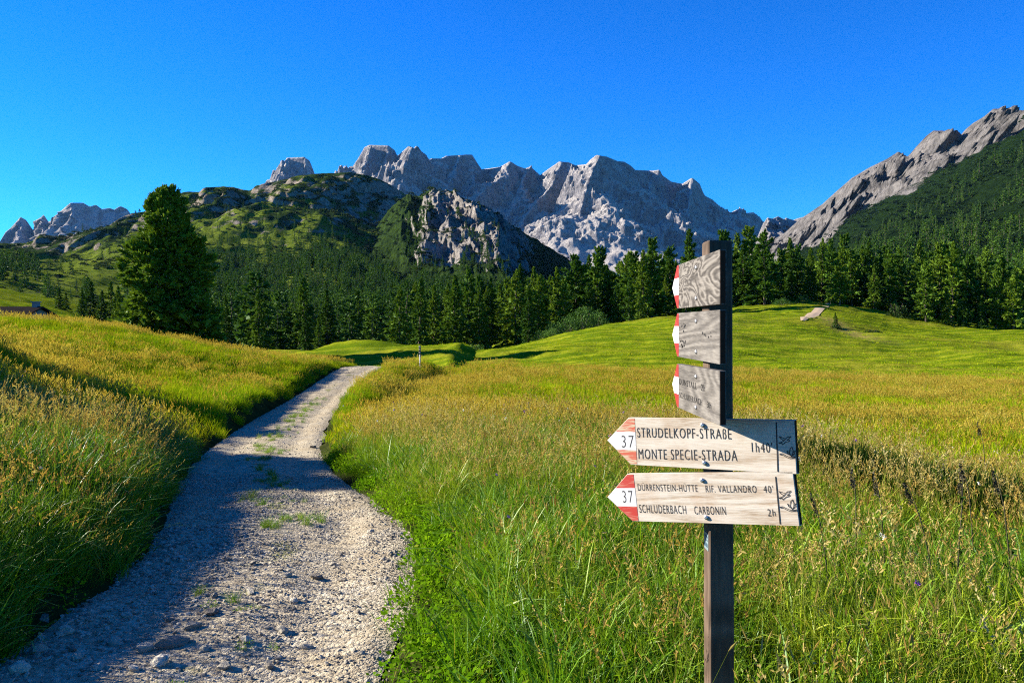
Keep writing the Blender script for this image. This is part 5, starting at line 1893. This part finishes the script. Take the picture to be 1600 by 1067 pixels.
m.box(W_ - .45, W_ - .05, -.22, .22, zr - .5, zr + .32)
m.box(W_ - .52, W_ + .02, -.29, .29, zr + .32, zr + .40)
link('chimney', m.mesh('chimney', M['chimney']), roof)
m = MB()
m.poly([(W_, -D_ - .1, we - .05), (W_ + 2.0, -D_ - .1, we - .75), (W_ + 2.0, D_, we - .75), (W_, D_, we - .05)])
m.poly([(W_, -D_ - .1, we - .16), (W_, D_, we - .16), (W_ + 2.0, D_, we - .86), (W_ + 2.0, -D_ - .1, we - .86)])
m.poly([(W_, -D_ - .1, we - .16), (W_ + 2.0, -D_ - .1, we - .86), (W_ + 2.0, -D_ - .1, we - .75), (W_, -D_ - .1, we - .05)])
link('lean_to_roof', m.mesh('lean_to_roof', M['roof']), hut)
m = MB()
m.box(W_ + .01, W_ + 1.9, -D_, D_ - .1, -.6, we - .88)
link('shed_wall', m.mesh('shed_wall', M['wood_hut']), hut)
for wx in (-2.6, -.9, .9):
    m = MB()
    m.box(wx - .35, wx + .35, -D_ - .05, -D_ + .02, we - .95, we - .25)
    fr = link('window', m.mesh('window', M['wood_hut']), hut)
    m = MB()
    m.box(wx - .28, wx + .28, -D_ - .058, -D_ - .045, we - .88, we - .32)
    link('pane', m.mesh('pane', M['glass']), fr)

# ------------------------------------------------------------------ the pale track on the mown slope, with its little post
tv = []
trk = [(1254, 108, .25), (1258, 110.5, .7), (1262, 113, .95), (1267, 116, .95), (1271, 119, .9), (1276, 122, .85), (1281, 125, .8), (1286, 128, .7), (1290, 131, .6), (1293, 133, .35)]
nodes = []
for i, (px, d, w) in enumerate(trk):
    x, z = land_z(px, d)
    nodes.append((x, d, z, w))
for x, d, z, w in nodes:
    for t in np.linspace(-1, 1, 9):
        xx = x + t * w
        tv.append((xx, d, float(ground_z(np.array([xx]), np.array([d]))[0]) + 0.10 - 0.05 * abs(t)))
link('track', mesh_np('track', np.array(tv), grid_faces(len(nodes), 9), [M['track']], smooth=True), kind='structure')

# ------------------------------------------------------------------ dark dock stalks standing in the grass at the right
def dock(px, d, h, lean, leafy, label):
    x = (px - CX) / F * d
    z = float(ground_z(np.array([x]), np.array([d]))[0])
    e = link('dock_plant', None, loc=(x, d, z), label=label, cat='plant', group='dark dock stalks in the grass')
    m = MB()
    pts = [(lean * h * t * t, 0.03 * h * math.sin(t * 5), h * t - 0.02) for t in (0, .3, .55, .8, 1.0)]
    m.tube(pts, [.0045, .004, .0035, .003, .0016], 6)
    link('stem', m.mesh('stem', M['dock']), e)
    g = np.random.default_rng(int(px))
    hv, hf, hk = leaf_ball(g, 110, np.array([.010, .010, .11]), .012)
    hv = hv + [lean * h * .86, 0, h * .87]
    hv[:, 0] += (hv[:, 2] - h * .87) * lean * 1.6
    link('seed_head', mesh_np('seed_head', hv, hf, [M['dock']]), e)
    if leafy:
        m = MB()
        for j in range(6):
            t = .25 + .11 * j
            a = j * 2.2
            bx_, bz_ = lean * h * t * t, h * t
            L = .10 * (1.1 - .1 * j)
            c, s_ = math.cos(a), math.sin(a)
            m.poly([(bx_, 0, bz_), (bx_ + c * L * .5 - s_ * .016, s_ * L * .5 + c * .016, bz_ + .05), (bx_ + c * L, s_ * L, bz_ + .04), (bx_ + c * L * .5 + s_ * .016, s_ * L * .5 - c * .016, bz_ + .045)])
        link('leaf', m.mesh('leaf', M['dock_leaf']), e)


for i, (px, d, h, ln, lf, lab) in enumerate([(1342, 4.7, .82, -.05, False, 'dark straight dock stalk right of the sign boards, left one'), (1388, 4.6, .80, -.1, False, 'dark dock stalk right of the sign boards, second from them'),
                                             (1470, 4.2, .84, -.22, False, 'dark dock stalk leaning left, longest at the right'), (1500, 4.4, .86, .0, True, 'dark leafy dock stalk left of the one at the right edge'),
                                             (1528, 4.9, .86, -.12, False, 'thin dark dock stalk between the leafy ones at the right'), (1588, 4.3, .88, -.14, True, 'dark leafy dock stalk at the right edge of the picture'),
                                             (1545, 7.6, .85, -.12, False, 'dark dock stalk farther back, in front of the shaded bank'), (1300, 4.4, .72, -.15, False, 'short dark dock stalk just right of the lowest board')]):
    dock(px, d, h, ln, lf, lab)

# ------------------------------------------------------------------ the air between here and the far mountains
hb_ = MB()
hb_.box(-5200, 5200, -600, 8400, -90, 1260)
air = N('haze')
vol = air.n('ShaderNodeVolumePrincipled', {'Color': (0.25, 0.55, 1.0, 1), 'Density': 0.0000095, 'Anisotropy': 0.0})
air.t.links.new(vol.outputs[0], air.out.inputs['Volume'])
link('haze', hb_.mesh('haze', air.m), kind='stuff', label='thin blue mountain haze', cat='haze')
